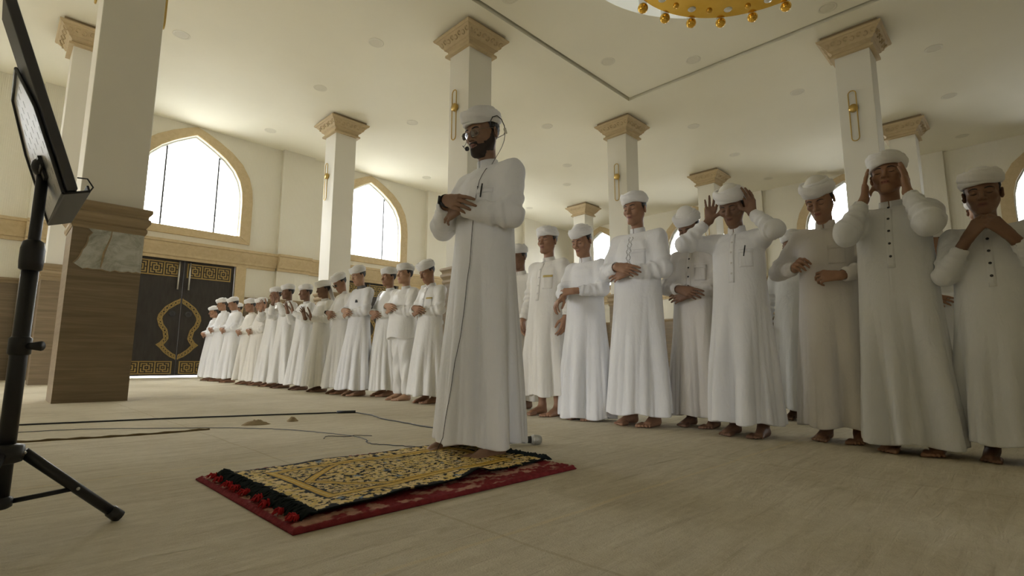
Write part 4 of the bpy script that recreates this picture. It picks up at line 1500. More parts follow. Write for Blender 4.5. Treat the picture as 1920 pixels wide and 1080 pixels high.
def pose_temples(s, hz):
    z = 1.50*s if hz is None else hz
    return {'R': dict(w=np.array([-.155*s, -.105*s, z]), pole=(-.8, -.45, -.8), d=(.18, .05, 1), n=(-.25, 1, .1), curl=((.25, .2, .15), (.2, .3, .2), (.25, .3, .2), (.3, .3, .2)), spread=.16, thumb=-.2, cuff=.045, drape=False),
            'L': dict(w=np.array([.155*s, -.105*s, z]), pole=(.8, -.45, -.8), d=(-.15, .05, 1), n=(.25, 1, .1), curl=((.3, .3, .2), (.25, .3, .2), (.3, .3, .2), (.35, .3, .2)), spread=.08, thumb=.1, cuff=.03, drape=False)}
def pose_cheeks(s, hz):
    z = 1.43*s if hz is None else hz
    return {'R': dict(w=np.array([-.105*s, -.115*s, z]), pole=(-.42, -.55, -1), d=(.06, .18, 1), n=(-1, -.15, .05), curl=(.08, .08, .10, .12), spread=.03, thumb=.1, cuff=.05, drape=True),
            'L': dict(w=np.array([.105*s, -.115*s, z]), pole=(.42, -.55, -1), d=(-.06, .18, 1), n=(1, -.15, .05), curl=(.08, .08, .10, .12), spread=.03, thumb=.1, cuff=.04, drape=True)}
def pose_middle(s, hz):
    z = 1.02*s if hz is None else hz
    return {'R': dict(w=np.array([-.16*s, -.16*s, z+.06*s]), pole=(-1, .6, -.5), d=(.25, -.75, .2), n=(-.6, -.3, .7), curl=(.7, .75, .8, .8), thumb=.5, cuff=.02),
            'L': dict(w=np.array([.115*s, -.225*s, z-.03*s]), pole=(1, .5, -.6), d=(-.95, -.25, .05), n=(.15, -.9, .4), curl=(.7, .75, .8, .8), thumb=.5, cuff=.03)}
def pose_chin(s, hz):
    z = 1.29*s if hz is None else hz
    return {'R': dict(w=np.array([-.085*s, -.185*s, z]), pole=(-.55, .1, -1.1), d=(.55, -.10, .75), n=(-.45, -.85, .25), curl=(.55, .6, .65, .7), thumb=.5, cuff=.07),
            'L': dict(w=np.array([.095*s, -.185*s, z]), pole=(.55, .1, -1.1), d=(-.55, -.10, .75), n=(.45, -.85, .25), curl=(.55, .6, .65, .7), thumb=.5, cuff=.07)}
def pose_raise(s, hz):
    z = 1.43*s if hz is None else hz
    return {'R': dict(w=np.array([-.12*s, -.20*s, z]), pole=(-.7, -.6, -.8), d=(.05, .05, 1), n=(-.35, .9, .1), curl=(.15, .18, .2, .22), cuff=.03),
            'L': dict(w=np.array([.12*s, -.20*s, z]), pole=(.7, -.6, -.8), d=(-.05, .05, 1), n=(.35, .9, .1), curl=(.15, .18, .2, .22), cuff=.03)}
def pose_palms(s, hz):
    z = 1.22*s if hz is None else hz
    return {'R': dict(w=np.array([-.10*s, -.25*s, z]), pole=(-.8, .2, -.9), d=(-.1, -.25, .95), n=(-.2, .9, .25), curl=(.12, .15, .18, .2), spread=.2, cuff=.02),
            'L': dict(w=np.array([.10*s, -.24*s, z-.02*s]), pole=(.8, .2, -.9), d=(.1, -.25, .95), n=(.2, .9, .25), curl=(.12, .15, .18, .2), spread=.2, cuff=.02)}
POSES = dict(fold=pose_fold, foldlow=pose_fold_low, down=pose_down, cuff=pose_cuff, temples=pose_temples, cheeks=pose_cheeks, middle=pose_middle, chin=pose_chin, raised=pose_raise, palms=pose_palms)
# ------------------------------------------------------------------ the congregation
NEAR = dict(h=0.0042, hr=0.0065, flare=.90)
FAR = dict(h=0.0058, hr=0.0085)
GF = 'worshippers of the front row'
GB = 'worshippers of the second row'
# imam
IM = person(1.81, 2.01, 1.80, 'fold', 'tall bearded man in white thobe and glasses standing alone on the prayer rug', None, h=0.0036, hr=0.006, pitch=17, hyaw=4,
            skin_i=3, cl='white', hz=1.245, seed=11, hem=0.064, feat=('pocket', 'pen', 'brow'), turban=dict(bulk=1.02, dome=.10), girth=0.98, flare=.90, feet=((-.15, -.075), (.14, -.065)))
# front row, from the boys at the big doors to the boys close by
person(3.66, 13.43, 1.69, 'fold', 'smallest boy at the far end of the row, directly before the dark doors', GF, pitch=14, skin_i=1, seed=21, hz=1.04, **FAR)
person(3.65, 12.79, 1.82, 'fold', 'second boy from the far end of the row, slim with bowed turban', GF, pitch=18, skin_i=1, seed=22, hz=1.12, **FAR)
person(3.63, 11.94, 1.765, 'fold', 'third boy from the far end of the row, broad back and loose shiny robe', GF, pitch=20, skin_i=1, seed=23, hz=1.08, cl='white', **FAR)
person(3.61, 10.91, 1.655, 'fold', 'fourth boy from the dark doors, small and dark-haired, hands folded', GF, pitch=12, skin_i=1, seed=24, hz=1.0, cl='cream', **FAR)
person(3.60, 10.29, 1.62, 'fold', 'fifth boy from the dark doors, short and stout with folded hands', GF, pitch=12, skin_i=1, seed=25, hz=.99, cl='cream', girth=1.08, **FAR)
person(3.62, 9.70, 1.77, 'raised', 'boy with lowered bare face and arms raised beside the one hiding his face', GF, pitch=5, skin_i=1, seed=26, hz=1.36, cl='silk', **FAR)
person(3.57, 9.02, 1.745, 'raised', 'boy lifting both hands right before his face in the middle of the far group', GF, pitch=8, skin_i=2, seed=27, hz=1.42, cl='silk', **FAR)
person(3.55, 8.25, 1.665, 'palms', 'boy holding open palms before his chest in the far group', GF, pitch=8, skin_i=2, seed=28, hz=1.22, cl='silk', **FAR)
person(3.54, 7.57, 1.65, 'palms', 'boy with a large white turban whose end hangs down his neck', GF, pitch=14, skin_i=2, seed=29, hz=1.08, cl='silk', turban=dict(bulk=1.18, tail=True), **FAR)
P10 = person(3.53, 6.92, 1.67, 'fold', 'bowed boy with glasses and a wrist watch in the far group', GF, pitch=34, skin_i=1, seed=30, hz=1.10, cl='silk', **FAR)
person(3.52, 6.43, 1.725, 'fold', 'boy with a dark grey collar and a black badge on his chest', GF, pitch=22, skin_i=0, seed=31, hz=1.10, feat=('grey_collar', 'badge'), **FAR)
person(3.72, 6.05, 1.69, 'fold', 'boy standing just behind the one in tunic and trousers', GF, pitch=8, skin_i=1, seed=32, hz=1.06, cl='silk', **FAR)
person(3.50, 5.34, 1.62, 'fold', 'stout boy in ivory tunic and trousers with bare feet', GF, pitch=4, skin_i=0, seed=33, hz=1.085, cl='silk', kind='tunic', girth=1.12, hem=.10, **FAR)
person(3.49, 4.78, 1.565, 'fold', 'bowed boy with a tan strip on his chest pocket beside the imam', GF, pitch=30, skin_i=1, seed=34, hz=1.02, cl='silk', feat=('ochre_pocket', 'lightbuttons'), **FAR)
person(3.72, 4.42, 1.53, 'down', 'boy almost hidden behind the imam, one dark hand hanging at his side', GF, pitch=12, skin_i=2, seed=35, cl='cream', **FAR)
person(3.78, 3.66, 1.63, 'down', 'boy half hidden behind the back of the imam, only turban and sleeve showing', GF, pitch=15, skin_i=2, seed=36, cl='cream', **FAR)
person(3.47, 3.02, 1.65, 'down', 'boy with arms hanging down and a yellow trimmed chest pocket', GF, pitch=4, hyaw=6, skin_i=1, seed=37, cl='cream', feat=('ochre_pocket', 'lightbuttons'), hem=.17, **NEAR)
person(3.46, 2.59, 1.565, 'cuff', 'boy grasping his own sleeve cuff in a long robe that reaches the carpet', GF, pitch=22, skin_i=1, seed=38, cl='white', hz=.98, hem=.02, turban=dict(dome=.108), **NEAR)
person(3.45, 2.09, 1.75, 'fold', 'tall young man with embroidered neckline and folded arms', GF, pitch=10, skin_i=1, seed=39, cl='white', hz=1.13, feat=('embroidery', 'wide_pocket'), **NEAR)
person(3.68, 1.74, 1.555, 'fold', 'deeply bowed boy with three dark buttons and a tall round cap', GF, pitch=34, skin_i=2, seed=40, cl='sand', hz=.955, feat=('buttons', 'pocket'), turban=dict(dome=.125), **NEAR)
person(3.45, 1.33, 1.59, 'temples', 'boy lifting both hands beside his temples with a pen in his pocket', GF, pitch=28, skin_i=2, seed=41, cl='white', hz=1.40, feat=('lightbuttons', 'pocket', 'pen'), turban=dict(knit=True, bulk=1.08, dome=.11), **NEAR)
person(3.62, 0.85, 1.565, 'middle', 'boy in a beige robe looking down with loosely closed fists before his belly', GF, pitch=30, hyaw=-6, skin_i=1, seed=42, cl='sand', hz=.98, feat=('wide_pocket',), turban=dict(knit=True, bulk=1.06, dome=.112), **NEAR)
person(3.45, 0.49, 1.61, 'cheeks', 'boy with closed eyes pressing both palms to his cheeks', GF, pitch=-2, skin_i=1, seed=43, cl='blue', hz=1.35, feat=('buttons',), girth=1.02, sleeve=1.15, hem=.05, **NEAR)
person(3.45, 0.11, 1.41, 'chin', 'dark-skinned boy holding his hands together below his chin at the row end', GF, pitch=10, skin_i=2, seed=44, cl='blue', hz=1.055, feat=('buttons',), **NEAR)
# second row
B = dict(h=0.007, hr=0.010, detail=False)
person(4.30, 13.9, 1.85, 'down', 'figure behind the third boy at the far end, only its turban showing', GB, pitch=10, seed=51, **B)
person(4.75, 6.58, 1.62, 'down', 'boy behind the stout boy in tunic and the bowed boy, peering between them', GB, pitch=8, seed=52, **B)
person(4.72, 1.98, 1.50, 'down', 'figure behind the deeply bowed boy, turban with grey print', GB, pitch=20, seed=54, skin_i=2, **B)
person(4.72, 1.36, 1.55, 'down', 'figure in a cool white robe behind the gap left of the beige robe', GB, pitch=10, seed=55, skin_i=2, cl='blue', **B)
person(4.72, 0.47, 1.42, 'foldlow', 'figure in the gap between the cheeks boy and the last boy of the row', GB, pitch=10, seed=56, cl='blue', hz=.9, **B)
person(5.35, 0.19, 1.74, 'down', 'figure behind the shoulder of the last boy, patterned cap showing', GB, pitch=25, seed=57, cl='blue', turban=dict(knit=True, dome=.11), **B)
person(4.75, 9.05, 1.56, 'down', 'small figure behind the bowed boy with glasses, turban only', GB, pitch=10, seed=58, **B)
person(4.75, 9.75, 1.60, 'down', 'figure with tan face seen beside the boy with the hanging turban end', GB, pitch=10, seed=59, skin_i=0, **B)

# ------------------------------------------------------------------ what the imam wears
root, Cc, Rh, hs = IM['root'], IM['Cc'], IM['Rh'], IM['hs']
H3 = lambda *q: Cc + Rh @ (np.array(q, float)*hs)
# beard
Vb, Qb = IM['V'], IM['Q']
lb = (Vb - Cc) @ Rh/hs
nrm = np.zeros_like(Vb)
fn_ = np.cross(Vb[Qb[:, 2]]-Vb[Qb[:, 0]], Vb[Qb[:, 3]]-Vb[Qb[:, 1]])
for k in range(4):
    for a in range(3): nrm[:, a] += np.bincount(Qb[:, k], fn_[:, a], len(Vb))
nrm /= np.maximum(np.linalg.norm(nrm, axis=1), 1e-9)[:, None]
ax_, ay_, az_ = np.abs(lb[:, 0]), lb[:, 1], lb[:, 2]
zl = np.interp(ay_, [-.10, -.085, -.07, -.045, -.02, .0, .008], [-.046, -.047, -.052, -.050, -.036, .002, .012])
wgt = np.clip((zl-az_)/.008, 0, 1)*np.clip((.010-ay_)/.008, 0, 1)*np.clip((az_+.128)/.01, 0, 1)
wgt *= np.clip(((ax_/.0235)**2 + ((az_+.0655)/.0105)**2 - 1)*2.2, 0, 1)
wgt *= np.where((az_ < -.098) & (ay_ > -.045), 0, 1)*np.where(ax_ > .075, 0, 1)
wgt *= np.where((ax_ > .026) & (ax_ < .05) & (ay_ < -.05), np.clip((-.060-az_)/.01, 0, 1), 1)
keep = (wgt[Qb] > .03).any(1)
Qk = Qb[keep]; us = np.unique(Qk); mp_ = np.full(len(Vb), -1); mp_[us] = np.arange(len(us)); Qk = mp_[Qk]
rgb_ = np.random.default_rng(2)
off = np.where(wgt[us] > .03, .0012 + .0030*wgt[us]**.6 + rgb_.uniform(-.0005, .0005, len(us)), -.0015)
Vk = Vb[us] + nrm[us]*off[:, None]
link('beard', np_mesh('beard', Vk, Qk), M['beard'], root)
def spectacles(root, Cc, Rh, hs, metal):
    H3 = lambda *q: tuple(Cc + Rh @ (np.array(q, float)*hs))
    b = MB()
    gl_ = MB()
    for g_ in (-1, 1):
        ring = []
        for a in np.linspace(0, 2*math.pi, 25):
            ca, sa = math.cos(a), math.sin(a)
            ring.append((g_*.0335 + .0245*math.copysign(abs(ca)**.75, ca), -.1045 + .010*abs(.0335 + g_*0 + g_*(.0245*ca)*g_ - .0335)**1.0 + .25*max(0, abs(g_*.0335+.0245*ca)-.03), -.007 + .0180*math.copysign(abs(sa)**.75, sa)))
        b.tube([H3(*p) for p in ring], .00125*hs, 6, False)
        n = 24
        c0 = H3(g_*.0335, -.1035, -.007)
        gl_.add([c0] + [H3(*p) for p in ring[:-1]], [(0, i+1, (i+1) % n+1) for i in range(n)])
        b.tube([H3(g_*.058, -.0985, .002), H3(g_*.074, -.085, .006), H3(g_*.0815, -.02, .010), H3(g_*.0825, .018, .012), H3(g_*.080, .034, -.006)], .0013*hs, 6)
    b.tube([H3(-.010, -.1035, -.002), H3(0, -.112, .001), H3(.010, -.1035, -.002)], .0013*hs, 6)
    o = b.build('glasses', metal, root, True)
    go = gl_.build('lens', M['lensglass'], o)
    md = go.modifiers.new('solid', 'SOLIDIFY'); md.thickness = .0012
    return o
M['spec_metal'] = new_mat('spectacle_wire', (0.35, 0.30, 0.26), 0.25, 0.9)
spectacles(root, Cc, Rh, hs, M['spec_metal'])
spectacles(P10['root'], P10['Cc'], P10['Rh'], P10['hs'], M['spec_metal'])
# watches
def watch(Pn, sd, mat):
    A, E, W = Pn['J'][sd]; s = Pn['s']
    fe = unit(W-E); c = W - fe*.006*s
    hd = Pn['arms'][sd]; n = unit(np.array(hd['n']) - fe*(np.array(hd['n']) @ fe)); t_ = np.cross(fe, n)
    b = MB()
    ring = [c + n*.031*s*math.cos(a) + t_*.031*s*math.sin(a) for a in np.linspace(0, 2*math.pi, 25)]
    for off in (-.008, -.003, .003, .008):
        b.tube([p + fe*off for p in ring], .0045, 6, False)
    o = b.build('wrist_watch', mat, Pn['root'], True)
    d = MB(); d.lathe([(.0005, -.004), (.021, -.004), (.022, .006), (.018, .009), (.0005, .009)], 24)
    do = d.build('watch_case', M['black'], o, True)
    q = Vector(n).to_track_quat('Z', 'Y'); do.rotation_euler = q.to_euler(); do.location = Vector(c + n*.034*s)
    return o
watch(IM, 'R', M['black']); watch(P10, 'R', M['black'])

# headset microphone with its thin cable
RM = Matrix.Translation(root.location) @ Matrix.Rotation(root.rotation_euler[2], 4, 'Z')
def wpt(p): return tuple(RM @ Vector(tuple(p)))
def wlist(ps): return [wpt(p) for p in ps]
hsT = empty('headset_microphone', wpt(H3(.09, .03, .03)))
tag(hsT, 'thin black headset microphone with foam tip and long cable, worn by the imam', 'microphone')
inv = Matrix.Translation(hsT.location).inverted()
def local(ps): return [tuple(inv @ Vector(p)) for p in ps]
b = MB()
arc = [H3(.090, -.035, .012), H3(.096, -.034, .034), H3(.103, -.015, .060), H3(.106, .020, .068), H3(.103, .055, .052), H3(.094, .080, .022), H3(.085, .090, -.002)]
b.tube(local(wlist(arc)), .0026, 8)
arc2 = [H3(.085, .090, -.002), H3(.05, .118, -.012), H3(0, .126, -.014), H3(-.05, .118, -.012), H3(-.090, .075, .0), H3(-.094, .03, .02), H3(-.088, -.02, .01)]
b.tube(local(wlist(arc2)), .002, 6)
b.build('ear_band', M['black'], hsT, True)
b = MB(); b.tube(local(wlist([H3(.088, .086, .010), H3(.090, .088, -.020)])), .0075, 10)
b.build('clip_box', M['lamp_frost'], hsT, True)
b = MB(); b.tube(local(wlist([H3(-.090, -.02, .01), H3(-.086, -.05, -.03), H3(-.070, -.085, -.050), H3(-.055, -.112, -.050), H3(-.040, -.125, -.058), H3(-.028, -.126, -.072)])), .0017, 6)
b.build('boom', M['black'], hsT, True)
b = MB(); b.sphere(local([wpt(H3(-.016, -.124, -.076))])[0], 0.0125, 14, 10)
b.build('foam_tip', M['black'], hsT, True)
# cable: laid on the cloth by rays from the front-right
gs = Surf(IM['gV'], IM['gQ'])
def on_robe(x, z, off=.004, d=(-.25, 1, 0)):
    d = unit(d)
    o = np.array([x, -.6, z]) - d*0.2 + np.array([.25*.6, 0, 0])
    p, nn = gs.hit(np.array([x, 0, z]) - d*1.2, d)
    return None if p is None else np.array(p) - d*off
cab = [H3(.088, .080, -.02), H3(.086, .066, -.055), H3(.082, .045, -.085), H3(.078, .02, -.112)]
for x, z in ((.066, 1.525), (.060, 1.49), (.052, 1.455), (.044, 1.42), (.036, 1.385), (.030, 1.35), (.026, 1.31)):
    p = on_robe(x, z)
    if p is not None: cab.append(p)
cab1 = cab
cab2 = []
for x, z in ((.02, 1.14), (.018, 1.05), (.02, .95), (.012, .85), (.01, .72), (.0, .58), (-.02, .45), (-.03, .32), (-.05, .20), (-.07, .10)):
    p = on_robe(x, z)
    if p is not None: cab2.append(p)
b = MB()
join = [cab1[-1] + np.array([0, -.05, -.04]), cab1[-1] + np.array([0, -.055, -.09])]
b.tube(local(wlist(cab1 + cab2)), .0016, 6)
end = wpt(cab2[-1])
b.tube(local([end, (end[0]-.03, end[1]+.01, .035), (end[0]-.10, end[1]+.05, .030), (end[0]-.25, end[1]+.04, .029), (end[0]-.42, end[1]+.09, .031)]), .0016, 6)
b.build('cable', M['black'], hsT, True)
b = MB(); p = cab1[-2]; b.sphere(local([wpt(p)])[0], .004, 8, 6); b.build('cable_clip', M['black'], hsT, True)

# ------------------------------------------------------------------ rugs
def rug_grid(nx, ny, corners, zf):
    c00, c10, c11, c01 = [np.array(c, float) for c in corners]
    u = np.linspace(0, 1, nx)[:, None, None]; v = np.linspace(0, 1, ny)[None, :, None]
    P2 = (1-u)*(1-v)*c00 + u*(1-v)*c10 + u*v*c11 + (1-u)*v*c01
    Z = zf(u[..., 0], v[..., 0], P2[..., 0], P2[..., 1])
    return np.concatenate([P2, Z[..., None]], 2)
def closed_sheet(name, G, zb, mat, col=None):
    nx, ny = G.shape[:2]
    Vt = G.reshape(-1, 3); Vb = Vt.copy(); Vb[:, 2] = np.maximum(zb, 0.0) if np.isscalar(zb) else zb.ravel()
    i = np.arange(nx*ny).reshape(nx, ny)
    q = np.stack([i[:-1, :-1], i[1:, :-1], i[1:, 1:], i[:-1, 1:]], -1).reshape(-1, 4)
    N_ = nx*ny
    bd = np.concatenate([i[:, 0], i[-1, 1:], i[-2::-1, -1], i[0, -2:0:-1]])
    nb = np.roll(bd, -1)
    side = np.stack([bd, bd+N_, nb+N_, nb], -1)
    Qa = np.concatenate([q, q[:, ::-1]+N_, side])
    me = np_mesh(name, np.concatenate([Vt, Vb]), Qa)
    if col is not None:
        at = me.color_attributes.new('weave', 'FLOAT_COLOR', 'POINT')
        cc = np.concatenate([col.reshape(-1, 3)]*2); cc = np.concatenate([cc, np.ones((len(cc), 1))], 1)
        at.data.foreach_set('color', np.ascontiguousarray(cc, f32).ravel())
    return link(name, me, mat)
def woven(name, rough=0.95, bsc=320, bs=.6, sheen=.2):
    m = new_mat(name, (0.5, 0.4, 0.2), rough, spec=0.1)
    t = NT(m); v = t.coord()
    at = t.n('ShaderNodeAttribute', attribute_name='weave')
    t.color(at.outputs['Color'])
    t.bump(t.noise(v, bsc, 3), bs, .006)
    t.b.inputs['Sheen Weight'].default_value = sheen
    return m
rg = np.random.default_rng(5)
def vnoise(U, V, n, seed):
    """smooth value noise on a lattice"""
    r = np.random.default_rng(seed); L = r.random((n+2, n+2))
    x = U*n; y = V*n; xi = np.clip(x.astype(int), 0, n); yi = np.clip(y.astype(int), 0, n); fx = x-xi; fy = y-yi
    fx = fx*fx*(3-2*fx); fy = fy*fy*(3-2*fy)
    return (L[xi, yi]*(1-fx)+L[xi+1, yi]*fx)*(1-fy) + (L[xi, yi+1]*(1-fx)+L[xi+1, yi+1]*fx)*fy
# red mat underneath
nx, ny = 300, 220
U, V2 = np.meshgrid(np.linspace(0, 1, nx), np.linspace(0, 1, ny), indexing='ij')
red = np.array([.25, .036, .042]); tan_ = np.array([.52, .30, .22])
pat = np.clip((vnoise(U, V2, 26, 1)*.6 + vnoise(U, V2, 60, 2)*.4 - .46)*7, 0, 1)
edge = np.minimum(np.minimum(U*1.22, (1-U)*1.22), np.minimum(V2*.9, (1-V2)*.9))
pat = pat*np.clip((edge-.012)*120, 0, 1)
colr = red + (tan_-red)*pat[..., None]*.9
colr *= (.85 + .3*vnoise(U, V2, 90, 3))[..., None]
def zred(u, v, x, y):
    e = np.minimum(np.minimum(u*1.22, (1-u)*1.22), np.minimum(v*.9, (1-v)*.9))
    return .011*np.clip(e/.008, .35, 1) + .006*vnoise(u+0*v, v+0*u, 130, 9) + .002*np.sin(u*9)*np.sin(v*5)
G = rug_grid(nx, ny, [(.62, 1.435), (1.845, 1.445), (1.845, 2.325), (.62, 2.345)], zred)
M['redmat'] = woven('red_pile_mat', .95, 240, .9, .0)
ro = closed_sheet('floor_mat', G, 0.001, M['redmat'], colr)
tag(ro, 'dark red mat with tan motifs lying under the black and gold prayer rug', 'rug')
# prayer rug
LX, LY = 1.13, 0.755
nx, ny = 452, 302
U, V2 = np.meshgrid(np.linspace(0, 1, nx), np.linspace(0, 1, ny), indexing='ij')
black = np.array([.012, .014, .013]); gold = np.array([.68, .50, .17]); pale = np.array([.74, .58, .28]); deep = np.array([.60, .38, .07])
C_ = np.tile(black, (nx, ny, 1))
px_, py_ = U*LX, V2*LY
def leaf(cx, cy, a, L_, w, colr, bend=0.0):
    R_ = L_*1.1
    i0, i1 = int(max(0, (cx-R_)/LX*(nx-1))), int(min(nx, (cx+R_)/LX*(nx-1)+2)); j0, j1 = int(max(0, (cy-R_)/LY*(ny-1))), int(min(ny, (cy+R_)/LY*(ny-1)+2))
    if i1 <= i0 or j1 <= j0: return
    x = px_[i0:i1, j0:j1]-cx; y = py_[i0:i1, j0:j1]-cy
    uu = x*math.cos(a)+y*math.sin(a); vv = -x*math.sin(a)+y*math.cos(a) + bend*uu*uu
    m_ = (np.abs(uu) < L_) & (np.abs(vv) < w*(1-(uu/L_)**2)*(1+.35*np.sin(uu/L_*9)))
    C_[i0:i1, j0:j1][m_] = colr
def scatter(step, L_, w, region, jit=.45, blue=.025):
    for cx in np.arange(step/2, LX, step):
        for cy in np.arange(step/2, LY, step):
            x, y = cx+rg.uniform(-jit, jit)*step, cy+rg.uniform(-jit, jit)*step
            if not region(x, y): continue
            r = rg.random()
            c = pale if r < .55 else gold
            if r > 1-blue: c = np.array([.20, .25, .30])
            leaf(x, y, rg.uniform(0, math.pi), L_*rg.uniform(.7, 1.25), w*rg.uniform(.75, 1.25), c, rg.uniform(-16, 16))
inb = lambda x, y, m_: m_ < x < LX-m_ and m_ < y < LY-m_
scatter(.026, .0225, .0118, lambda x, y: inb(x, y, .018) and not inb(x, y, .105))
def arch_d(x, y):
    """signed distance-like value of the niche outline; head of the niche towards small x"""
    yc = abs(y-LY/2); 
    half = .225
    xs = .40 - .24*max(0, 1-yc/half)**.8 if yc < half else 9
    return x - xs
inside_niche = lambda x, y: inb(x, y, .15) and abs(y-LY/2) < .225 and arch_d(x, y) > .03
scatter(.0215, .0165, .0092, lambda x, y: inb(x, y, .152) and inside_niche(x, y))
scatter(.0155, .0115, .0060, lambda x, y: inb(x, y, .152) and not inside_niche(x, y), blue=.02)
def band(mask, c): C_[mask] = c
e_ = np.minimum(np.minimum(px_, LX-px_), np.minimum(py_, LY-py_))
band((e_ > .112) & (e_ < .146), deep); band((e_ > .124) & (e_ < .134), gold); band((e_ > .1045) & (e_ < .109), black); band((e_ > .1475) & (e_ < .151), black)
yc = np.abs(py_-LY/2)
xs = np.where(yc < .235, .40 - .24*np.clip(1-yc/.225, 0, 1)**.8, 9)
ad = px_-xs
nb_ = (e_ > .151) & (yc < .225)
band(nb_ & (ad > -.012) & (ad < .030), deep); band(nb_ & (ad > .004) & (ad < .013), gold); band(nb_ & ((np.abs(ad+.015) < .004) | (np.abs(ad-.034) < .004)), black)
sidem = (e_ > .151) & (px_ > .40) & (yc > .205) & (yc < .226); band(sidem, deep)
# medallion in the field
rr = np.hypot((px_-.70), (py_-LY/2)*1.05); aa = np.arctan2(py_-LY/2, px_-.70)
band((np.abs(rr-.085-.012*np.cos(8*aa)) < .006), gold); band((np.abs(rr-.045-.008*np.cos(6*aa)) < .004), pale)
C_ *= (.82 + .36*vnoise(U, V2, 110, 8))[..., None]
def zrug(u, v, x, y):
    w = .0265 + .0022*np.sin(u*13+v*3) + .002*np.sin(v*11+1) + .0035*vnoise(u+0*v, v+0*u, 12, 6)
    # a lifted ripple along the near edge
    w = w + .020*np.exp(-((u-.62)/.05)**2)*np.exp(-(v/.10)**2) + .010*np.exp(-((u-.30)/.08)**2)*np.exp(-(v/.06)**2)
    return w
G2 = rug_grid(nx, ny, [(.70, 1.505), (1.815, 1.60), (1.80, 2.26), (.70, 2.275)], zrug)
M['prayer'] = woven('prayer_rug_weave', .85, 380, .5, .0)
rug = closed_sheet('prayer_rug', G2, G2[..., 2]-.006, M['prayer'], C_)
tag(rug, 'black and gold patterned prayer rug with dark fringe under the feet of the imam', 'rug')
M['fringe'] = new_mat('dark_fringe', (0.020, 0.026, 0.025), 0.9, spec=.1)
M['tassel'] = new_mat('red_tassel', (0.36, 0.018, 0.022), 0.9, spec=.1)
def fringe(xe, y0, y1, sx, name):
    b = MB()
    n = 260
    for k in range(n):
        y = y0 + (y1-y0)*(k+.5)/n + rg.uniform(-.002, .002)
        L_ = rg.uniform(.03, .055); h0 = .022 + rg.uniform(0, .012)
        a = rg.uniform(-.35, .35)
        b.tube([(xe - sx*.012, y, h0), (xe + sx*L_*.35, y+a*L_*.3, h0+rg.uniform(.0, .010)), (xe + sx*L_*.75, y+a*L_*.7, .022+rg.uniform(0, .008)), (xe + sx*L_, y+a*L_, .0165)], [.0035, .0042, .0038, .0022], 5)
    return b.build(name, M['fringe'], rug, True)
fringe(.705, 1.505, 2.275, -1, 'fringe')
fringe(1.812, 1.60, 2.26, 1, 'fringe')
for k in range(9):
    y = 1.53 + (2.25-1.53)*k/8 + rg.uniform(-.02, .02); x = .668 + rg.uniform(-.012, .006)
    b = MB()
    for q in range(26):
        a = rg.uniform(0, 6.28); L_ = rg.uniform(.010, .022)
        b.tube([(x, y, .024), (x-.5*L_+.6*L_*math.cos(a), y+.8*L_*math.sin(a), .026+rg.uniform(-.004, .010)), (x-.8*L_+L_*math.cos(a)*.8, y+L_*math.sin(a)*1.2, .0175+rg.uniform(0, .004))], [.003, .0028, .0016], 5)
    b.build('tassel', M['tassel'], rug, True)

# ------------------------------------------------------------------ handheld microphone on the carpet
mic = empty('handheld_microphone', (2.20, 2.025, .027)); mic.rotation_euler = (0, 0, math.radians(-38))
tag(mic, 'handheld microphone with pale mesh head lying on the carpet behind the imam', 'microphone')
b = MB(); b.lathe([(.001, -.19), (.013, -.19), (.015, -.17), (.0185, -.03), (.021, -.012), (.001, -.012)], 20)
o = b.build('handle', M['black'], mic, True); o.rotation_euler = (0, math.radians(90), 0)
b = MB(); b.lathe([(.001, -.014), (.0225, -.012), (.027, .0), (.0275, .018), (.025, .034), (.018, .045), (.001, .050)], 24)
M['grille'] = new_mat('mic_grille', (0.50, 0.50, 0.46), 0.45, 0.4)
t = NT(M['grille']); v = t.coord((1, 1, 1)); wv = t.n('ShaderNodeTexVoronoi'); wv.inputs['Scale'].default_value = 260; t.l(v, wv.inputs['Vector']); t.bump(wv.outputs['Distance'], .7, .002)
o = b.build('mesh_head', M['grille'], mic, True); o.rotation_euler = (0, math.radians(90), 0)
b = MB(); b.lathe([(.0262, -.003), (.0285, -.001), (.0285, .004), (.0262, .006)], 24, close=True)
o = b.build('head_ring', M['steel'], mic, True); o.rotation_euler = (0, math.radians(90), 0)

# ------------------------------------------------------------------ cables on the carpet, creases
def wiggle(pts, amp, seed, n=8):
    r = np.random.default_rng(seed); out = []
    pts = [np.array(p, float) for p in pts]
    for i in range(len(pts)-1):
        for k in range(n):
            t_ = k/n; p0 = pts[max(i-1, 0)]; p1 = pts[i]; p2 = pts[i+1]; p3 = pts[min(i+2, len(pts)-1)]
            q = .5*((2*p1) + (-p0+p2)*t_ + (2*p0-5*p1+4*p2-p3)*t_*t_ + (-p0+3*p1-3*p2+p3)*t_**3)
            out.append(q + r.uniform(-amp, amp, 2))
    out.append(pts[-1])
    return out
def cable(name, label, pts, r, mat, amp=.004, seed=1):
    o = MB()
    o.tube([(p[0], p[1], r + .0012) for p in wiggle(pts, amp, seed)], r, 6)
    ob = o.build(name, mat, None, True)
    tag(ob, label, 'cable')
    return ob
c1 = cable('power_cable', 'thick black cable running straight across the carpet before the pillar', [(-.6, 5.3), (.12, 5.1), (.55, 4.98), (1.0, 4.86), (1.6, 4.64), (2.26, 4.37)], .006, M['black'], .004, 1)
b = MB(); b.tube([(2.22, 4.385, .012), (2.36, 4.31, .012)], .0115, 8); b.build('connector', M['black'], c1, True)
cable('speaker_cable', 'black cable leading from the connector towards the feet of the imam', [(2.36, 4.31), (2.34, 4.0), (2.26, 3.67), (2.24, 3.35), (2.22, 3.03), (2.3, 2.6)], .0042, M['black'], .006, 2)
M['bluewire'] = new_mat('blue_black_wire', (0.022, 0.03, 0.05), 0.5)
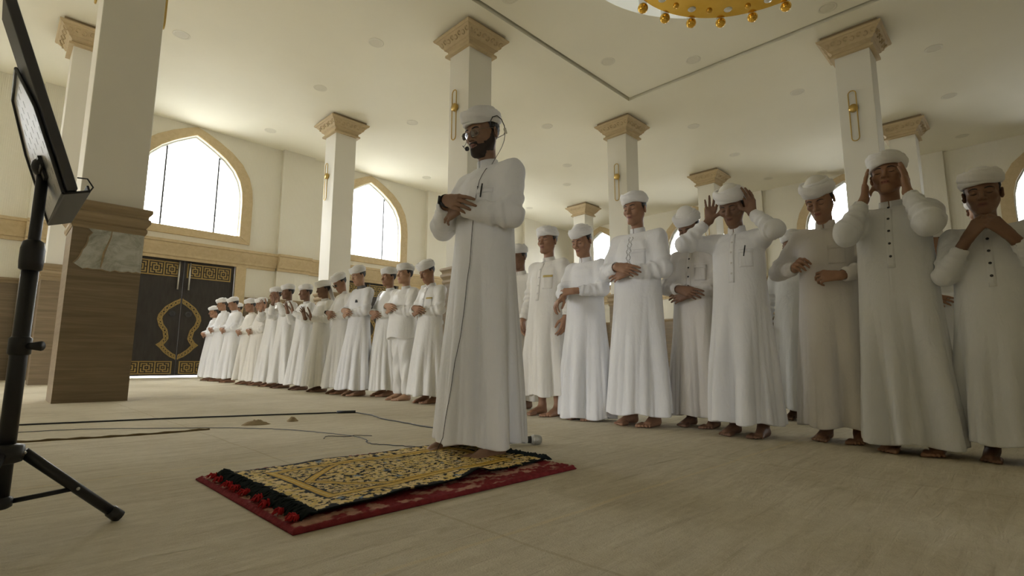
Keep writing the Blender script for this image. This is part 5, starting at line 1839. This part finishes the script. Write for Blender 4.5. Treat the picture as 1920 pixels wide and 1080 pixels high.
cable('thin_wire', 'thin bluish wire winding over the carpet towards the prayer rug', [(-.5, 4.6), (.1, 4.6), (.49, 4.52), (.85, 4.25), (1.14, 4.01), (1.36, 3.75), (1.5, 3.48), (1.60, 3.15), (1.63, 2.87), (1.56, 2.68), (1.62, 2.52), (1.70, 2.36)], .0022, M['bluewire'], .008, 3)
cable('loose_wire', 'short loose wire end curling on the carpet beside the prayer rug', [(1.45, 3.02), (1.52, 3.1), (1.60, 3.0), (1.66, 3.02), (1.72, 2.93)], .002, M['black'], .006, 4)
# darker ridge along a crease in the carpet
b = MB()
pp_ = wiggle([(-.6, 4.25), (.1, 4.08), (.45, 4.0), (.76, 3.94), (1.1, 3.95)], .008, 7)
b.tube([(p[0], p[1], .0) for p in pp_], [.008 + .006*math.sin(i*.9)**2 for i in range(len(pp_))], 6)
M['crease'] = new_mat('frayed_carpet_edge', (0.16, 0.115, 0.06), 0.95, spec=.05)
struct(b.build('floor_crease', M['crease'], None, True))
M['lump'] = new_mat('pulled_carpet_tuft', (0.34, 0.265, 0.16), 0.95, spec=.05)
def clump(x, y, w, hh, seed, label):
    r = np.random.default_rng(seed); b = MB()
    n, mm = 18, 7
    vs = [(x, y, hh)]; fs = []
    for j in range(1, mm+1):
        for i in range(n):
            a = 2*math.pi*i/n; rr = w*j/mm*(1+.22*math.sin(2*a+seed)+.1*r.uniform(-1, 1))
            vs.append((x+rr*math.cos(a), y+rr*.6*math.sin(a), max(0, hh*math.cos(math.pi/2*j/mm)*(1+.35*r.uniform(-1, 1)))))
    for i in range(n): fs.append((0, 1+i, 1+(i+1) % n))
    for j in range(mm-1):
        for i in range(n): fs.append((1+j*n+i, 1+(j+1)*n+i, 1+(j+1)*n+(i+1) % n, 1+j*n+(i+1) % n))
    b.add(vs, fs)
    o = b.build('carpet_tuft', M['lump'], None, True)
    tag(o, label, 'tuft')
clump(1.42, 4.02, .09, .03, 3, 'larger brown tuft pulled up from the carpet between the cables')
clump(1.70, 4.06, .055, .028, 5, 'smaller brown tuft pulled up from the carpet near the cable connector')

# ------------------------------------------------------------------ music stand with a board
M['stand'] = new_mat('stand_black', (0.016, 0.016, 0.018), 0.4)
M['stand_plate'] = new_mat('stand_plate_metal', (0.50, 0.51, 0.52), 0.38, 0.7)
M['boardgrey'] = new_mat('grey_board', (0.075, 0.075, 0.085), 0.5)
SX, SY = .06, 1.89
st = empty('music_stand', (SX, SY, 0)); tag(st, 'black folding music stand with perforated desk on a tripod', 'music stand')
b = MB(); b.tube([(0, 0, .10), (0, 0, .74)], .0185, 18); b.build('lower_tube', M['stand'], st, True)
b = MB(); b.tube([(0, 0, .60), (0, 0, .985)], .0135, 16); b.build('upper_tube', M['stand'], st, True)
b = MB(); b.lathe([(.017, .695), (.0245, .70), (.026, .72), (.026, .755), (.022, .775), (.014, .78)], 20); b.build('clutch_collar', M['stand'], st, True)
b = MB(); b.lathe([(.018, .47), (.024, .475), (.024, .515), (.018, .52)], 20); b.tube([(.014, -.014, .495), (.04, -.04, .495)], [.008, .013], 10); b.build('height_knob', M['stand'], st, True)
b = MB(); b.lathe([(.018, .195), (.034, .20), (.038, .215), (.036, .24), (.018, .245)], 20); b.build('leg_hub', M['stand'], st, True)
b = MB(); b.lathe([(.018, .085), (.026, .09), (.026, .11), (.018, .115)], 16); b.build('brace_hub', M['stand'], st, True)
for k, a in enumerate((math.radians(9), math.radians(129), math.radians(-111))):
    ca, sa = math.cos(a), math.sin(a)
    R_ = .255
    b = MB(); p0 = (.034*ca, .034*sa, .220); p1 = (R_*ca, R_*sa, .016)
    b.tube([p0, p1], .0135, 12)
    lg = b.build('leg', M['stand'], st, True)
    b = MB(); f_ = lambda t_: tuple(p0[i]+(p1[i]-p0[i])*t_ for i in range(3))
    b.tube([f_(.93), f_(1.04)], [.0165, .0175], 12)
    b.build('rubber_foot', M['stand'], lg, True)
    b = MB(); m_ = f_(.55); b.tube([(.024*ca, .024*sa, .10), m_], .0065, 8); b.build('brace', M['stand'], lg, True)
    b = MB(); sd_ = Vector((-sa, ca, 0)); 
    for q in (p0, m_):
        b.sphere(tuple(Vector(q) - sd_*.0135), .0045, 8, 6)
    b.build('rivet', M['steel'], lg, True)
# desk: leaning back towards -X, open side towards the imam
dk_c = Vector((.038, 0, .872))          # middle of the lower edge
tilt = math.radians(19.5)
ex = Vector((0, 1, 0)); ez = Vector((-math.sin(tilt), 0, math.cos(tilt))); en = Vector((math.cos(tilt), 0, math.sin(tilt)))
W2, DH = .215, .345
def dp(u, v, n=0.0): return tuple(dk_c + ex*u + ez*v + en*n)
# perforated plate: outline minus slots
outl = [(-W2, 0), (W2, 0), (W2, DH*.62), (W2-.10, DH), (-W2+.10, DH), (-W2, DH*.62)]
holes = []
for r_ in range(9):
    for c_2 in range(9):
        u = -W2+.055 + c_2*.05 + (.012 if r_ % 2 else 0); v_ = .03 + r_*.034
        if abs(u) + .012 < (W2-.012 if v_ < DH*.58 else W2-.11) and v_ + .022 < DH-.01:
            if not (abs(u) < .05 and .03 < v_ < .16):
                holes.append([(u-.0028, v_), (u+.0028, v_), (u+.0028, v_+.018), (u-.0028, v_+.018)])
loops = [outl] + holes
flat = [p for l in loops for p in l]
tr_ = tessellate_polygon([[Vector((u, v_, 0)) for u, v_ in l] for l in loops])
b = MB()
for n_ in (0.0, -.002): b.add([dp(u, v_, n_) for u, v_ in flat], [tuple(q) for q in tr_])
for l in loops:
    k_ = len(l); b.add([dp(u, v_, 0) for u, v_ in l] + [dp(u, v_, -.002) for u, v_ in l], [(i, (i+1) % k_, (i+1) % k_+k_, i+k_) for i in range(k_)])
desk = b.build('desk_plate', M['stand_plate'], st)
b = MB(); ring = [dp(u, v_, -.003) for u, v_ in outl + [outl[0]]]; b.tube(ring, .0045, 8, False); b.build('desk_rim', M['stand'], desk, True)
# tray
b = MB()
def slab(b, u0, u1, v0, v1, n0, n1):
    c = dk_c + ex*(u0+u1)/2 + ez*(v0+v1)/2 + en*(n0+n1)/2
    b.obox(c, ex*(u1-u0)/2, ez*(v1-v0)/2, en*(n1-n0)/2)
slab(b, -W2, W2, -.004, .002, -.003, .050); slab(b, -W2, W2, -.004, .014, .046, .051)
bevel(b.build('tray', M['stand'], st), .0015)
# bracket and tilt knob
b = MB(); b.tube([(0, 0, .985), (0, 0, 1.0)], .024, 14)
b.sphere((0, 0, .985), .028, 14, 10)
b.build('tilt_joint', M['stand'], st, True)
b = MB()
hub = Vector((0, 0, .985)); tgt = Vector(dp(0, .11, -.006))
b.tube([hub, hub.lerp(tgt, .6), tgt], [.015, .013, .014], 10); slab(b, -.05, .05, .08, .14, -.010, -.002); slab(b, -.09, .09, .10, .108, -.014, -.008)
b.build('bracket', M['stand'], st)
b = MB(); b.tube([(0, -.02, .985), (0, -.055, .985)], [.010, .017], 12); b.build('tilt_knob', M['stand'], st, True)
# page clip
b = MB(); b.tube([dp(-W2+.02, .0, .05), dp(-W2+.02, .012, .062), dp(-W2+.02, .035, .056), dp(-W2+.02, .040, .036)], .0020, 6); b.build('page_clip', M['stand'], st, True)
# board on the desk
b = MB()
def wslab(u0, u1, v0, v1, n0, n1):
    c = Vector((SX, SY, 0)) + dk_c + ex*(u0+u1)/2 + ez*(v0+v1)/2 + en*(n0+n1)/2
    b.obox(c, ex*(u1-u0)/2, ez*(v1-v0)/2, en*(n1-n0)/2)
wslab(-W2-.010, -W2+.13, .004, .485, .004, .026)
bd_ = bevel(b.build('presentation_board', M['boardgrey']), .003)
tag(bd_, 'dark grey flat board leaning on the desk of the music stand', 'board')
b = MB()
c = Vector((SX, SY, 0)) + dk_c
b.obox(c + ex*(-W2+.060) + ez*.245 + en*.0268, ex*.062, ez*.23, en*.0006)
b.build('board_face', M['white_acrylic'], bd_)
